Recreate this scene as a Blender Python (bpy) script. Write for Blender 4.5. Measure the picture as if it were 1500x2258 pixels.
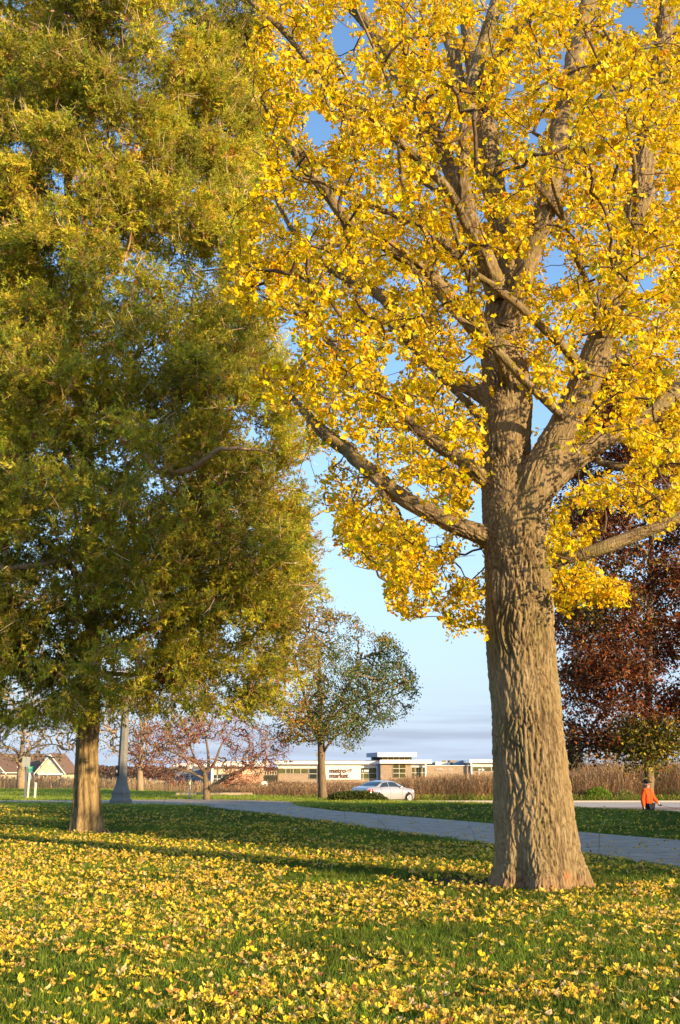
import bpy, bmesh, math, random
import numpy as np
from mathutils import Vector, Matrix
from math import radians, sin, cos, pi

# ------------------------------------------------------------------ camera, sky, sun, exposure
for _o in list(bpy.data.objects):
    bpy.data.objects.remove(_o, do_unlink=True)
SC = bpy.context.scene
COL = SC.collection
PITCH = radians(14.39)
FPX = 2195.3            # focal length in photo pixels (35 mm lens, 36 mm tall frame)
CAMZ = 1.5
cam_d = bpy.data.cameras.new('camera')
cam = bpy.data.objects.new('camera', cam_d); COL.objects.link(cam)
cam.location = (0, 0, CAMZ); cam.rotation_euler = (radians(90) + PITCH, 0, 0)
cam_d.sensor_fit = 'VERTICAL'; cam_d.sensor_height = 36; cam_d.lens = 35
cam_d.clip_start = 0.1; cam_d.clip_end = 6000
SC.camera = cam

SUN_H = Vector((0.74, -0.672, 0)).normalized()
SUN_EL = radians(13.0)
sun_dir = Vector((SUN_H.x * cos(SUN_EL), SUN_H.y * cos(SUN_EL), sin(SUN_EL)))
sd = bpy.data.lights.new('sun', 'SUN'); sd.energy = 5.0; sd.angle = radians(0.53); sd.color = (1.0, 0.72, 0.37)
sun = bpy.data.objects.new('sun', sd); COL.objects.link(sun)
sun.rotation_euler = (-sun_dir).to_track_quat('-Z', 'Y').to_euler()
sun.location = (30, -30, 20)

W = bpy.data.worlds.new('World'); SC.world = W; W.use_nodes = True
nt = W.node_tree; nt.nodes.clear()
def nd(t, **k):
    n = nt.nodes.new(t)
    for a, b in k.items(): setattr(n, a, b)
    return n
sky = nd('ShaderNodeTexSky', sky_type='NISHITA', sun_disc=False)
sky.sun_elevation = SUN_EL
sky.sun_rotation = math.atan2(SUN_H.x, SUN_H.y)
sky.altitude = 200; sky.air_density = 1.0; sky.dust_density = 0.6; sky.ozone_density = 2.0
tc = nd('ShaderNodeTexCoord')
sep = nd('ShaderNodeSeparateXYZ'); nt.links.new(tc.outputs['Generated'], sep.inputs[0])
mp = nd('ShaderNodeMapping'); mp.inputs['Scale'].default_value = (2.2, 2.2, 34.0); mp.inputs['Location'].default_value = (0.31, 0.2, 0.35)
nt.links.new(tc.outputs['Generated'], mp.inputs[0])
nz = nd('ShaderNodeTexNoise'); nz.inputs['Scale'].default_value = 1.7; nz.inputs['Detail'].default_value = 6; nz.inputs['Roughness'].default_value = 0.5
nt.links.new(mp.outputs[0], nz.inputs['Vector'])
cr = nd('ShaderNodeMapRange'); cr.inputs['From Min'].default_value = 0.47; cr.inputs['From Max'].default_value = 0.62
nt.links.new(nz.outputs['Fac'], cr.inputs['Value'])
band = nd('ShaderNodeMapRange'); band.inputs['From Min'].default_value = 0.085; band.inputs['From Max'].default_value = 0.03; band.interpolation_type = 'SMOOTHSTEP'
nt.links.new(sep.outputs['Z'], band.inputs['Value'])
mul = nd('ShaderNodeMath', operation='MULTIPLY'); nt.links.new(cr.outputs[0], mul.inputs[0]); nt.links.new(band.outputs[0], mul.inputs[1])
mul2 = nd('ShaderNodeMath', operation='MULTIPLY'); mul2.inputs[1].default_value = 0.65; nt.links.new(mul.outputs[0], mul2.inputs[0])
mx = nd('ShaderNodeMixRGB'); nt.links.new(mul2.outputs[0], mx.inputs['Fac'])
# pale air low over the horizon, the same all the way round
el = nd('ShaderNodeMapRange', interpolation_type='SMOOTHERSTEP'); el.inputs['From Min'].default_value = 0.52; el.inputs['From Max'].default_value = -0.12
nt.links.new(sep.outputs['Z'], el.inputs['Value'])
air = nd('ShaderNodeMixRGB'); nt.links.new(el.outputs[0], air.inputs['Fac']); air.inputs['Color2'].default_value = (2.0, 2.5, 3.35, 1)
hs = nd('ShaderNodeHueSaturation'); hs.inputs['Saturation'].default_value = 1.08; hs.inputs['Value'].default_value = 1.3
nt.links.new(sky.outputs[0], hs.inputs['Color']); nt.links.new(hs.outputs[0], air.inputs['Color1'])
nt.links.new(air.outputs[0], mx.inputs['Color1']); mx.inputs['Color2'].default_value = (1.55, 1.75, 2.3, 1)
bg = nd('ShaderNodeBackground'); bg.inputs['Strength'].default_value = 0.15
nt.links.new(mx.outputs[0], bg.inputs['Color'])
out = nd('ShaderNodeOutputWorld'); nt.links.new(bg.outputs[0], out.inputs[0])

SC.view_settings.view_transform = 'Standard'; SC.view_settings.look = 'None'
SC.view_settings.gamma = 1; SC.view_settings.use_curve_mapping = False
SC.view_settings.exposure = 0.93
SC.render.engine = 'CYCLES'
SC.cycles.max_bounces = 6; SC.cycles.diffuse_bounces = 3; SC.cycles.glossy_bounces = 2
SC.cycles.transmission_bounces = 4; SC.cycles.transparent_max_bounces = 4
SC.cycles.use_denoising = True
try: SC.cycles.denoiser = 'OPENIMAGEDENOISE'
except Exception: pass

# ------------------------------------------------------------------ geometry of the view
CP, SP = cos(PITCH), sin(PITCH)
def at(px, py, Y):
    """world point seen at photo pixel (px, py) at ground distance Y"""
    X = (px - 750) / FPX; y = -(py - 1129) / FPX
    dx, dy, dz = X, CP - y * SP, SP + y * CP
    k = Y / dy
    return Vector((dx * k, Y, CAMZ + dz * k))
def G(px, py, z=0.0):
    X = (px - 750) / FPX; y = -(py - 1129) / FPX
    dx, dy, dz = X, CP - y * SP, SP + y * CP
    k = (z - CAMZ) / dz
    return Vector((dx * k, dy * k, z))
def proj(P):
    P = np.asarray(P, float)
    x, y, z = P[..., 0], P[..., 1], P[..., 2] - CAMZ
    f = y * CP + z * SP; u = -y * SP + z * CP
    f = np.maximum(f, 1e-3)
    return 750 + FPX * x / f, 1129 - FPX * u / f, f
RS = np.random.default_rng(7)
random.seed(7)

def sstep(a, b, x):
    t = np.clip((x - a) / (b - a), 0, 1); return t * t * (3 - 2 * t)
# value noise in numpy
_T = np.random.default_rng(99).random(4096).astype(np.float32) * 2 - 1
def _h(i, j, k):
    return _T[((i * 73856093) ^ (j * 19349663) ^ (k * 83492791)) & 4095]
def noise3(P):
    P = np.asarray(P, np.float64)
    F = np.floor(P); f = (P - F); I = F.astype(np.int64)
    f = f * f * f * (f * (f * 6 - 15) + 10)
    i, j, k = I[:, 0], I[:, 1], I[:, 2]; x, y, z = f[:, 0], f[:, 1], f[:, 2]
    def L(a, b, t): return a + (b - a) * t
    c = L(L(L(_h(i, j, k), _h(i+1, j, k), x), L(_h(i, j+1, k), _h(i+1, j+1, k), x), y),
          L(L(_h(i, j, k+1), _h(i+1, j, k+1), x), L(_h(i, j+1, k+1), _h(i+1, j+1, k+1), x), y), z)
    return c
def fbm(P, o=3):
    s = 0; a = 1; t = 0
    for q in range(o):
        s = s + a * noise3(P * 2 ** q + 17.3 * q); t += a; a *= .5
    return s / t

def voro(P, seed=3):
    """F2 - F1 of a jittered cell pattern (numpy)"""
    I = np.floor(P).astype(np.int64); f1 = np.full(len(P), 9.); f2 = np.full(len(P), 9.)
    for a in (-1, 0, 1):
        for b in (-1, 0, 1):
            for c in (-1, 0, 1):
                J = I + [a, b, c]; j = [(_h(J[:, 0] + seed * k, J[:, 1] + 7 * k, J[:, 2] + 13) + 1) * .5 for k in (1, 5, 9)]
                d = (J[:, 0] + j[0] - P[:, 0]) ** 2 + (J[:, 1] + j[1] - P[:, 1]) ** 2 + (J[:, 2] + j[2] - P[:, 2]) ** 2
                m = d < f1; f2 = np.where(m, f1, np.minimum(f2, d)); f1 = np.where(m, d, f1)
    return np.sqrt(f2) - np.sqrt(f1)
def before_limb(pos, samples, radii, wid=.6, margin=.05):
    """true where a point hides one of the given limbs from the path side (keeps the big limbs clear of leaves)"""
    lx, ly, lf = proj(samples); lr = radii / lf * FPX * wid + 2; px, py, f = proj(pos); out = np.zeros(len(pos), bool)
    for i in range(0, len(pos), 4000):
        d2 = (px[i:i+4000, None] - lx[None]) ** 2 + (py[i:i+4000, None] - ly[None]) ** 2
        out[i:i+4000] = ((d2 < lr[None] ** 2) & (f[i:i+4000, None] < lf[None] - margin)).any(1)
    return out

def inpoly(x, y, poly):
    c = np.zeros(len(x), bool); n = len(poly)
    for i in range(n):
        x1, y1 = poly[i]; x2, y2 = poly[(i + 1) % n]
        if y1 == y2: continue
        m = ((y1 > y) != (y2 > y)) & (x < (x2 - x1) * (y - y1) / (y2 - y1) + x1)
        c ^= m
    return c

def tz(x, y):
    """terrain height"""
    x = np.asarray(x, float); y = np.asarray(y, float)
    c = 33 + (11 - np.clip(x, -14, 40)) * 1.45
    c = np.where(x > 11, 33.0, c)
    r = x / np.maximum(y, 1)
    right = sstep(-.235, -.13, r)
    z = 0.12 * sstep(0, 6, x) * np.exp(-((y - c + 2) / 5) ** 2)
    z = z - 0.78 * sstep(0, 3.2, y - c) * right
    z = z - (0.75 * sstep(48, 130, y)) * (1 - right)
    z = z - 3.0 * sstep(92, 140, y) * right - 0.6 * sstep(130, 300, y) * (1 - right)
    z = z + 0.008 * np.sin(x * .9 + 1) * np.sin(y * .7) * sstep(4, 9, y) * (1 - sstep(30, 34, y))
    return z
def tz1(x, y): return float(tz(np.array([x]), np.array([y]))[0])

# ------------------------------------------------------------------ object helpers
def wloc(o):
    v = Vector((0, 0, 0))
    while o is not None: v = v + o.location; o = o.parent
    return v
def tag(o, label=None, cat=None, group=None, kind=None):
    if label: o['label'] = label
    if cat: o['category'] = cat
    if group: o['group'] = group
    if kind: o['kind'] = kind
    return o
def thing(name, label, cat, loc, group=None):
    o = bpy.data.objects.new(name, None); COL.objects.link(o); o.location = loc
    o.empty_display_size = 0.2
    return tag(o, label, cat, group)
def mesh_from(name, V, F, col=None, smooth=False):
    V = np.asarray(V, np.float32).reshape(-1, 3)
    me = bpy.data.meshes.new(name)
    me.vertices.add(len(V)); me.vertices.foreach_set('co', V.ravel())
    if isinstance(F, list) and len(F) and not isinstance(F[0], np.ndarray):
        tot = np.array([len(f) for f in F], np.int32); fl = np.concatenate([np.asarray(f, np.int32) for f in F])
    else:
        Fs = F if isinstance(F, list) else [F]
        Fs = [f for f in Fs if len(f)]
        tot = np.concatenate([np.full(len(f), f.shape[1], np.int32) for f in Fs])
        fl = np.concatenate([f.astype(np.int32).ravel() for f in Fs])
    st = np.concatenate([[0], np.cumsum(tot)[:-1]]).astype(np.int32)
    me.loops.add(len(fl)); me.loops.foreach_set('vertex_index', fl)
    me.polygons.add(len(tot)); me.polygons.foreach_set('loop_start', st)
    try: me.polygons.foreach_set('loop_total', tot)
    except Exception: pass
    me.polygons.foreach_set('use_smooth', np.full(len(tot), bool(smooth)))
    if col is not None:
        col = np.asarray(col, np.float32)
        if col.shape[1] == 3: col = np.concatenate([col, np.ones((len(col), 1), np.float32)], 1)
        a = me.color_attributes.new('tint', 'FLOAT_COLOR', 'POINT'); a.data.foreach_set('color', col.ravel())
    me.update(calc_edges=True); me.validate()
    return me
def mk(name, V, F, mat, parent=None, col=None, smooth=False, local=False, label=None):
    V = np.asarray(V, float).reshape(-1, 3)
    if parent is not None and not local: V = V - np.array(wloc(parent))
    me = mesh_from(name, V, F, col, smooth)
    if mat is not None: me.materials.append(mat)
    o = bpy.data.objects.new(name, me); COL.objects.link(o)
    if parent is not None: o.parent = parent
    if label: o['label'] = label
    return o
class MB:
    """collects simple shapes into one mesh"""
    def __init__(s): s.V = []; s.F = []; s.n = 0
    def add(s, V, F):
        s.V += [tuple(v) for v in V]; s.F += [tuple(i + s.n for i in f) for f in F]; s.n = len(s.V); return s
    def box(s, a, b):
        x0, y0, z0 = a; x1, y1, z1 = b
        V = [(x0,y0,z0),(x1,y0,z0),(x1,y1,z0),(x0,y1,z0),(x0,y0,z1),(x1,y0,z1),(x1,y1,z1),(x0,y1,z1)]
        return s.add(V, [(0,3,2,1),(4,5,6,7),(0,1,5,4),(1,2,6,5),(2,3,7,6),(3,0,4,7)])
    def tube(s, pts, rad, n=8, cap=True):
        V, F = tube(pts, rad, n, cap); return s.add(V, F)
    def lathe(s, prof, c=(0,0,0), n=16, axis='z', rot=0.0):
        V = []; F = []
        for r, h in prof:
            for i in range(n):
                a = 2*pi*i/n + rot
                if axis == 'z': V.append((c[0]+r*cos(a), c[1]+r*sin(a), c[2]+h))
                elif axis == 'y': V.append((c[0]+r*cos(a), c[1]+h, c[2]+r*sin(a)))
                else: V.append((c[0]+h, c[1]+r*cos(a), c[2]+r*sin(a)))
        m = len(prof)
        for j in range(m-1):
            for i in range(n):
                F.append((j*n+i, j*n+(i+1)%n, (j+1)*n+(i+1)%n, (j+1)*n+i))
        F.append(tuple(range(n))[::-1]); F.append(tuple((m-1)*n+i for i in range(n)))
        return s.add(V, F)
    def build(s, name, mat, parent=None, local=False, smooth=False, label=None):
        return mk(name, np.array(s.V), [list(f) for f in s.F], mat, parent, None, smooth, local, label)
def frames(P):
    P = np.asarray(P, float); T = np.gradient(P, axis=0); T /= np.linalg.norm(T, axis=1)[:, None] + 1e-9
    up = np.array([1, 0, 0]) if abs(T[0, 0]) < .8 else np.array([0, 1, 0])
    N = np.zeros_like(P); v = up - T[0] * np.dot(up, T[0]); N[0] = v / np.linalg.norm(v)
    for i in range(1, len(P)):
        v = N[i-1] - T[i] * np.dot(N[i-1], T[i]); N[i] = v / (np.linalg.norm(v) + 1e-9)
    return T, N, np.cross(T, N)
def tube(pts, rad, n=8, cap=True):
    P = np.array([tuple(p) for p in pts], float); R = np.broadcast_to(np.asarray(rad, float), (len(P),))
    T, N, B = frames(P); a = np.arange(n) * 2 * pi / n
    ring = np.cos(a)[None, :, None] * N[:, None, :] + np.sin(a)[None, :, None] * B[:, None, :]
    V = (P[:, None, :] + R[:, None, None] * ring).reshape(-1, 3)
    F = []
    for j in range(len(P) - 1):
        for i in range(n): F.append((j*n+i, j*n+(i+1) % n, (j+1)*n+(i+1) % n, (j+1)*n+i))
    if cap: F.append(tuple(range(n))[::-1]); F.append(tuple((len(P)-1)*n+i for i in range(n)))
    return V, F
def spline(P, R, step):
    """Catmull-Rom resample; returns points, radii"""
    P = np.array([tuple(p) for p in P], float); R = np.array(R, float)
    A = np.concatenate([[2*P[0]-P[1]], P, [2*P[-1]-P[-2]]]); Q = []; S = []
    for i in range(len(P) - 1):
        p0, p1, p2, p3 = A[i:i+4]; k = max(1, int(round(np.linalg.norm(p2-p1) / step)))
        for t in np.arange(k) / k:
            Q.append(.5*((2*p1)+(-p0+p2)*t+(2*p0-5*p1+4*p2-p3)*t*t+(-p0+3*p1-3*p2+p3)*t**3)); S.append(R[i]*(1-t)+R[i+1]*t)
    Q.append(P[-1]); S.append(R[-1]); return np.array(Q), np.array(S)

# ------------------------------------------------------------------ materials
MATS = {}
def mat(name, col=(.5,.5,.5), rough=.8, noise=None, nscale=20., ncol=None, bump=0., bscale=60., tint=False,
        trans=0., metal=0., spec=.3, nstretch=(1,1,1), emis=None, coat=0., tcol=None, tgain=1.0):
    if name in MATS: return MATS[name]
    m = bpy.data.materials.new(name); m.use_nodes = True; t = m.node_tree; N = t.nodes; L = t.links
    p = N['Principled BSDF']; o = N['Material Output']
    p.inputs['Roughness'].default_value = rough; p.inputs['Metallic'].default_value = metal
    p.inputs['Specular IOR Level'].default_value = spec; p.inputs['Coat Weight'].default_value = coat
    c = None
    if tint:
        a = N.new('ShaderNodeAttribute'); a.attribute_name = 'tint'; c = a.outputs['Color']
        if tint == 'inst': a.attribute_type = 'INSTANCER'
    else:
        r = N.new('ShaderNodeRGB'); r.outputs[0].default_value = (*col, 1); c = r.outputs[0]
    tcd = N.new('ShaderNodeTexCoord'); mpg = N.new('ShaderNodeMapping'); mpg.inputs['Scale'].default_value = nstretch
    L.new(tcd.outputs['Object'], mpg.inputs[0])
    if noise:
        n = N.new('ShaderNodeTexNoise'); n.inputs['Scale'].default_value = nscale; n.inputs['Detail'].default_value = 5
        n.inputs['Roughness'].default_value = .65
        L.new(mpg.outputs[0], n.inputs['Vector'])
        mr = N.new('ShaderNodeMapRange'); mr.inputs['From Min'].default_value = .3; mr.inputs['From Max'].default_value = .7
        mr.inputs['To Min'].default_value = 1 - noise; mr.inputs['To Max'].default_value = 1 + noise
        L.new(n.outputs['Fac'], mr.inputs['Value'])
        if ncol is not None:
            mr.inputs['To Min'].default_value = 0; mr.inputs['To Max'].default_value = noise
            mxx = N.new('ShaderNodeMixRGB'); L.new(mr.outputs[0], mxx.inputs['Fac']); L.new(c, mxx.inputs['Color1'])
            mxx.inputs['Color2'].default_value = (*ncol, 1); c = mxx.outputs[0]
        else:
            vm = N.new('ShaderNodeVectorMath'); vm.operation = 'SCALE'; L.new(c, vm.inputs[0]); L.new(mr.outputs[0], vm.inputs['Scale']); c = vm.outputs[0]
    if bump:
        n2 = N.new('ShaderNodeTexNoise'); n2.inputs['Scale'].default_value = bscale; n2.inputs['Detail'].default_value = 5
        L.new(mpg.outputs[0], n2.inputs['Vector'])
        b = N.new('ShaderNodeBump'); b.inputs['Strength'].default_value = bump; b.inputs['Distance'].default_value = .02
        L.new(n2.outputs['Fac'], b.inputs['Height']); L.new(b.outputs[0], p.inputs['Normal'])
    L.new(c, p.inputs['Base Color'])
    if trans > 0:
        tr = N.new('ShaderNodeBsdfTranslucent'); ms = N.new('ShaderNodeMixShader'); ms.inputs[0].default_value = trans
        vm2 = N.new('ShaderNodeVectorMath'); vm2.operation = 'MULTIPLY'; L.new(c, vm2.inputs[0])
        vm2.inputs[1].default_value = tcol or (tgain, tgain, tgain)
        L.new(vm2.outputs[0], tr.inputs[0])
        L.new(p.outputs[0], ms.inputs[1]); L.new(tr.outputs[0], ms.inputs[2]); L.new(ms.outputs[0], o.inputs[0])
    if emis:
        p.inputs['Emission Color'].default_value = (*emis[0], 1); p.inputs['Emission Strength'].default_value = emis[1]
    MATS[name] = m; return m

# ------------------------------------------------------------------ vegetation helpers
def unit(v): return v / (np.linalg.norm(v, axis=-1, keepdims=True) + 1e-9)
def basis(D, rng, N=None):
    """random orthonormal frames whose local +Y follows D (n,3); local Z near N if given"""
    D = unit(D); r = rng.normal(size=D.shape) if N is None else N
    X = unit(np.cross(D, r)); Z = np.cross(X, D)
    return np.stack([X, D, Z], axis=2)           # columns = local axes
def scatter(protos, pos, M, s, col, rng, colvar=0.0):
    """place proto meshes (list of (V,F)) at pos with frames M and scales s; col (n,3)"""
    n = len(pos); k = rng.integers(0, len(protos), n); VV = []; FF = {}; CC = []; base = 0
    for q, (V, F) in enumerate(protos):
        i = np.nonzero(k == q)[0]
        if not len(i): continue
        v = np.einsum('nij,vj->nvi', M[i], V) * s[i][:, None, None] + pos[i][:, None, :]
        VV.append(v.reshape(-1, 3)); CC.append(np.repeat(col[i], len(V), axis=0))
        for f in F:
            f = np.asarray(f); ff = (f[None] + (np.arange(len(i)) * len(V))[:, None, None] + base).reshape(-1, f.shape[1])
            FF.setdefault(f.shape[1], []).append(ff)
        base += len(i) * len(V)
    return np.concatenate(VV), [np.concatenate(FF[q]) for q in FF], np.concatenate(CC)
def grow(init, anchors, seg, rng, sag=.08, up=0.0, maxn=60000):
    """connect every anchor to the nearest branch node: a natural looking twig system"""
    init = np.asarray(init, np.float32); A = np.asarray(anchors, np.float32)
    nodes = np.zeros((maxn, 3), np.float32); par = np.full(maxn, -2, np.int32); n = len(init); nodes[:n] = init
    d = np.empty(len(A))
    for i in range(0, len(A), 500):
        d[i:i+500] = np.sqrt(((A[i:i+500, None] - init[None]) ** 2).sum(2)).min(1)
    tips = []
    for i in np.argsort(d):
        a = A[i]; q = nodes[:n] - a; d2 = (q * q).sum(1)
        if up: d2 = d2 + up * np.maximum(0, q[:, 2])
        j = int(np.argmin(d2)); b = nodes[j].copy(); dist = float(np.linalg.norm(a - b))
        if dist < seg * .3: continue
        k = max(1, int(math.ceil(dist / seg)))
        if n + k >= maxn: break
        off = rng.normal(size=3) * sag * dist; pj = j
        for t in range(1, k + 1):
            u = t / k; p = b + (a - b) * u + off * math.sin(pi * u) + (rng.normal(size=3) * seg * .10 if t < k else 0)
            nodes[n] = p; par[n] = pj; pj = n; n += 1
        tips.append(pj)
    nodes = nodes[:n].astype(float); par = par[:n]; w = np.zeros(n); w[tips] = 1
    for i in range(n - 1, len(init) - 1, -1): w[par[i]] += w[i]
    return nodes, par, w, np.array(tips)
def twigs(nodes, par, w, rt, rmax, ex=.48, ns=3, minw=0):
    idx = np.nonzero((par >= 0) & (w > minw))[0]; P1 = nodes[idx]; P0 = nodes[par[idx]]
    r1 = np.minimum(rt * w[idx] ** ex, rmax); r0 = np.minimum(rt * np.maximum(w[par[idx]], w[idx]) ** ex, rmax)
    r0 = np.minimum(r0, r1 * 1.5)
    D = unit(P1 - P0); ref = np.where(np.abs(D[:, 2:3]) < .9, np.array([[0, 0, 1.]]), np.array([[1., 0, 0]]))
    X = unit(np.cross(D, ref)); Y = np.cross(D, X); a = np.arange(ns) * 2 * pi / ns
    ring = np.cos(a)[None, :, None] * X[:, None] + np.sin(a)[None, :, None] * Y[:, None]
    V = np.concatenate([P0[:, None] + ring * r0[:, None, None], P1[:, None] + ring * r1[:, None, None]], 1)
    b = (np.arange(len(idx)) * 2 * ns)[:, None]; F = []
    for i in range(ns): F.append(np.concatenate([b + i, b + (i+1) % ns, b + ns + (i+1) % ns, b + ns + i], 1))
    return V.reshape(-1, 3), np.concatenate(F)
def tint(n, base, var, rng, alts=()):
    """per-leaf base colours: base with value/hue jitter; alts = [(share, colour), ...]"""
    c = np.tile(np.array(base, float), (n, 1))
    r = rng.random(n); acc = 0
    for share, cc in alts:
        m = (r >= acc) & (r < acc + share); c[m] = cc; acc += share
    c = c * np.exp(rng.normal(size=(n, 1)) * var) * np.exp(rng.normal(size=(n, 3)) * var * .35)
    return np.clip(c, 0.003, .92)

_gn = {}
def scatter_gn(name, protos, pos, M, s, col, m, parent, rng, kind='stuff'):
    """foliage as geometry-node instances of small leaf meshes (uncountable stuff only)"""
    key = (id(protos), m.name)
    if key not in _gn:
        cl = bpy.data.collections.new('leaf_shapes_%02d' % len(_gn))
        for i, (V, F) in enumerate(protos):
            me = mesh_from('shape_%02d_%02d' % (len(_gn), i), V, F); me.materials.append(m)
            cl.objects.link(bpy.data.objects.new(me.name, me))
        g = bpy.data.node_groups.new('scatter_%02d' % len(_gn), 'GeometryNodeTree')
        g.interface.new_socket('Geometry', in_out='INPUT', socket_type='NodeSocketGeometry'); g.interface.new_socket('Geometry', in_out='OUTPUT', socket_type='NodeSocketGeometry')
        N = g.nodes; L = g.links; gi = N.new('NodeGroupInput'); go = N.new('NodeGroupOutput'); ip = N.new('GeometryNodeInstanceOnPoints'); ci = N.new('GeometryNodeCollectionInfo')
        ci.inputs['Collection'].default_value = cl; ci.inputs['Separate Children'].default_value = True; ci.inputs['Reset Children'].default_value = True
        def na(n, t): a = N.new('GeometryNodeInputNamedAttribute'); a.data_type = t; a.inputs['Name'].default_value = n; return a.outputs['Attribute']
        L.new(gi.outputs[0], ip.inputs['Points']); L.new(ci.outputs[0], ip.inputs['Instance']); ip.inputs['Pick Instance'].default_value = True
        L.new(na('pick', 'INT'), ip.inputs['Instance Index']); L.new(na('rot', 'FLOAT_VECTOR'), ip.inputs['Rotation']); L.new(na('size', 'FLOAT_VECTOR'), ip.inputs['Scale'])
        L.new(ip.outputs[0], go.inputs[0]); _gn[key] = g
    g = _gn[key]; n = len(pos); s = np.asarray(s, float)
    if parent is not None: pos = pos - np.array(wloc(parent))
    me = bpy.data.meshes.new(name); me.vertices.add(n); me.vertices.foreach_set('co', pos.astype(np.float32).ravel())
    e = np.stack([np.arctan2(M[:, 2, 1], M[:, 2, 2]), -np.arcsin(np.clip(M[:, 2, 0], -1, 1)), np.arctan2(M[:, 1, 0], M[:, 0, 0])], 1).astype(np.float32)
    a = me.attributes.new('rot', 'FLOAT_VECTOR', 'POINT'); a.data.foreach_set('vector', e.ravel())
    sv = np.repeat(s[:, None], 3, 1) if s.ndim == 1 else s
    a = me.attributes.new('size', 'FLOAT_VECTOR', 'POINT'); a.data.foreach_set('vector', sv.astype(np.float32).ravel())
    a = me.attributes.new('pick', 'INT', 'POINT'); a.data.foreach_set('value', rng.integers(0, len(protos), n).astype(np.int32))
    a = me.attributes.new('tint', 'FLOAT_COLOR', 'POINT'); a.data.foreach_set('color', np.concatenate([col, np.ones((n, 1))], 1).astype(np.float32).ravel())
    me.materials.append(m); o = bpy.data.objects.new(name, me); COL.objects.link(o)
    if parent is not None: o.parent = parent
    md = o.modifiers.new('scatter', 'NODES'); md.node_group = g
    if kind: o['kind'] = kind
    return o
# ------------------------------------------------------------------ ground
def grid_sheet(xs, ys, zoff=0.0):
    X, Y = np.meshgrid(xs, ys); Z = tz(X.ravel(), Y.ravel()) + zoff
    V = np.stack([X.ravel(), Y.ravel(), Z], 1); nx = len(xs); ny = len(ys)
    i = np.arange(nx - 1)[None, :] + (np.arange(ny - 1) * nx)[:, None]; i = i.ravel()
    return V, np.stack([i, i + 1, i + nx + 1, i + nx], 1)
def cat_ax(*segs):
    a = np.concatenate([np.arange(s[0], s[1], s[2]) for s in segs] + [[segs[-1][1]]]); return np.unique(np.round(a, 4))
PATH_NEAR = [(1900,1990),(1500,1918),(1275,1884),(1086,1864),(960,1847),(750,1818),(590,1795),(500,1786),(450,1779),(230,1774),(100,1772),(-200,1771)]
PATH_FAR = [(1900,1915),(1500,1855),(1275,1836),(1086,1817),(900,1802),(750,1790),(660,1779),(640,1768),(450,1763),(230,1765.5),(100,1766),(-200,1766)]
def resamp(pl, n):
    P = np.array([tuple(G(*p)) for p in pl]); s = np.concatenate([[0], np.cumsum(np.linalg.norm(np.diff(P, axis=0), axis=1))])
    t = np.linspace(0, 1, n) * s[-1]; return np.stack([np.interp(t, s, P[:, k]) for k in range(3)], 1), s
def resamp_idx(pl, m):
    P = np.array([tuple(G(*p)) for p in pl]); t = np.arange(len(P)); q = np.linspace(0, len(P) - 1, m)
    return np.stack([np.interp(q, t, P[:, k]) for k in range(3)], 1)
PN, PF = resamp_idx(PATH_NEAR, 97), resamp_idx(PATH_FAR, 97)
PATH_POLY = [(p[0], p[1]) for p in PN] + [(p[0], p[1]) for p in PF[::-1]]

mg = mat('grass_ground', tint=True, rough=.95, noise=.45, nscale=3.0, bump=.6, bscale=40, spec=.1)
xs = cat_ax((-2500,-300,200),(-300,-60,15),(-60,-16,1.5),(-16,22,.5),(22,60,1.5),(60,300,15),(300,2500,200))
ys = cat_ax((-30,2,2.),(2,60,.5),(60,150,2.5),(150,400,20),(400,4000,300))
V, F = grid_sheet(xs, ys)
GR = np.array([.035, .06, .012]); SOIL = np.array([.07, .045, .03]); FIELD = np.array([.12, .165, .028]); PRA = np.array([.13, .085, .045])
TRUNK_XY = (G(1187, 1962).x, G(1187, 1962).y + .35)
CEDAR_XY = (G(195, 1835).x, G(195, 1835).y)
def soil_mask(x, y):
    n = fbm(np.stack([x * 2.2, y * 2.2, 0 * x], 1), 3)
    a = np.exp(-(((x - TRUNK_XY[0] + .75) / 1.0) ** 2 + ((y - TRUNK_XY[1] - .35) / .85) ** 2) * 1.0) * (1 + .9 * n)
    b = np.exp(-(((x - CEDAR_XY[0] - .2) / .8) ** 2 + ((y - CEDAR_XY[1]) / 1.1) ** 2)) * (1 + .9 * n)
    return np.clip(np.maximum(a, b), 0, 1)
xx, yy = V[:, 0], V[:, 1]; r = xx / np.maximum(yy, 1)
C = np.tile(GR, (len(V), 1))
right = sstep(-.235, -.13, r)
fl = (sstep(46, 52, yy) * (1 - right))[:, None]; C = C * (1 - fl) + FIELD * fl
pr = np.maximum(sstep(70.5, 72, yy) * right, sstep(88, 96, yy))[:, None]; C = C * (1 - pr) + PRA * pr
sm = sstep(.35, .6, soil_mask(xx, yy))[:, None]; C = C * (1 - sm) + SOIL * sm
o = mk('lawn', V, F, mg, col=C, smooth=True); tag(o, kind='structure')

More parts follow.
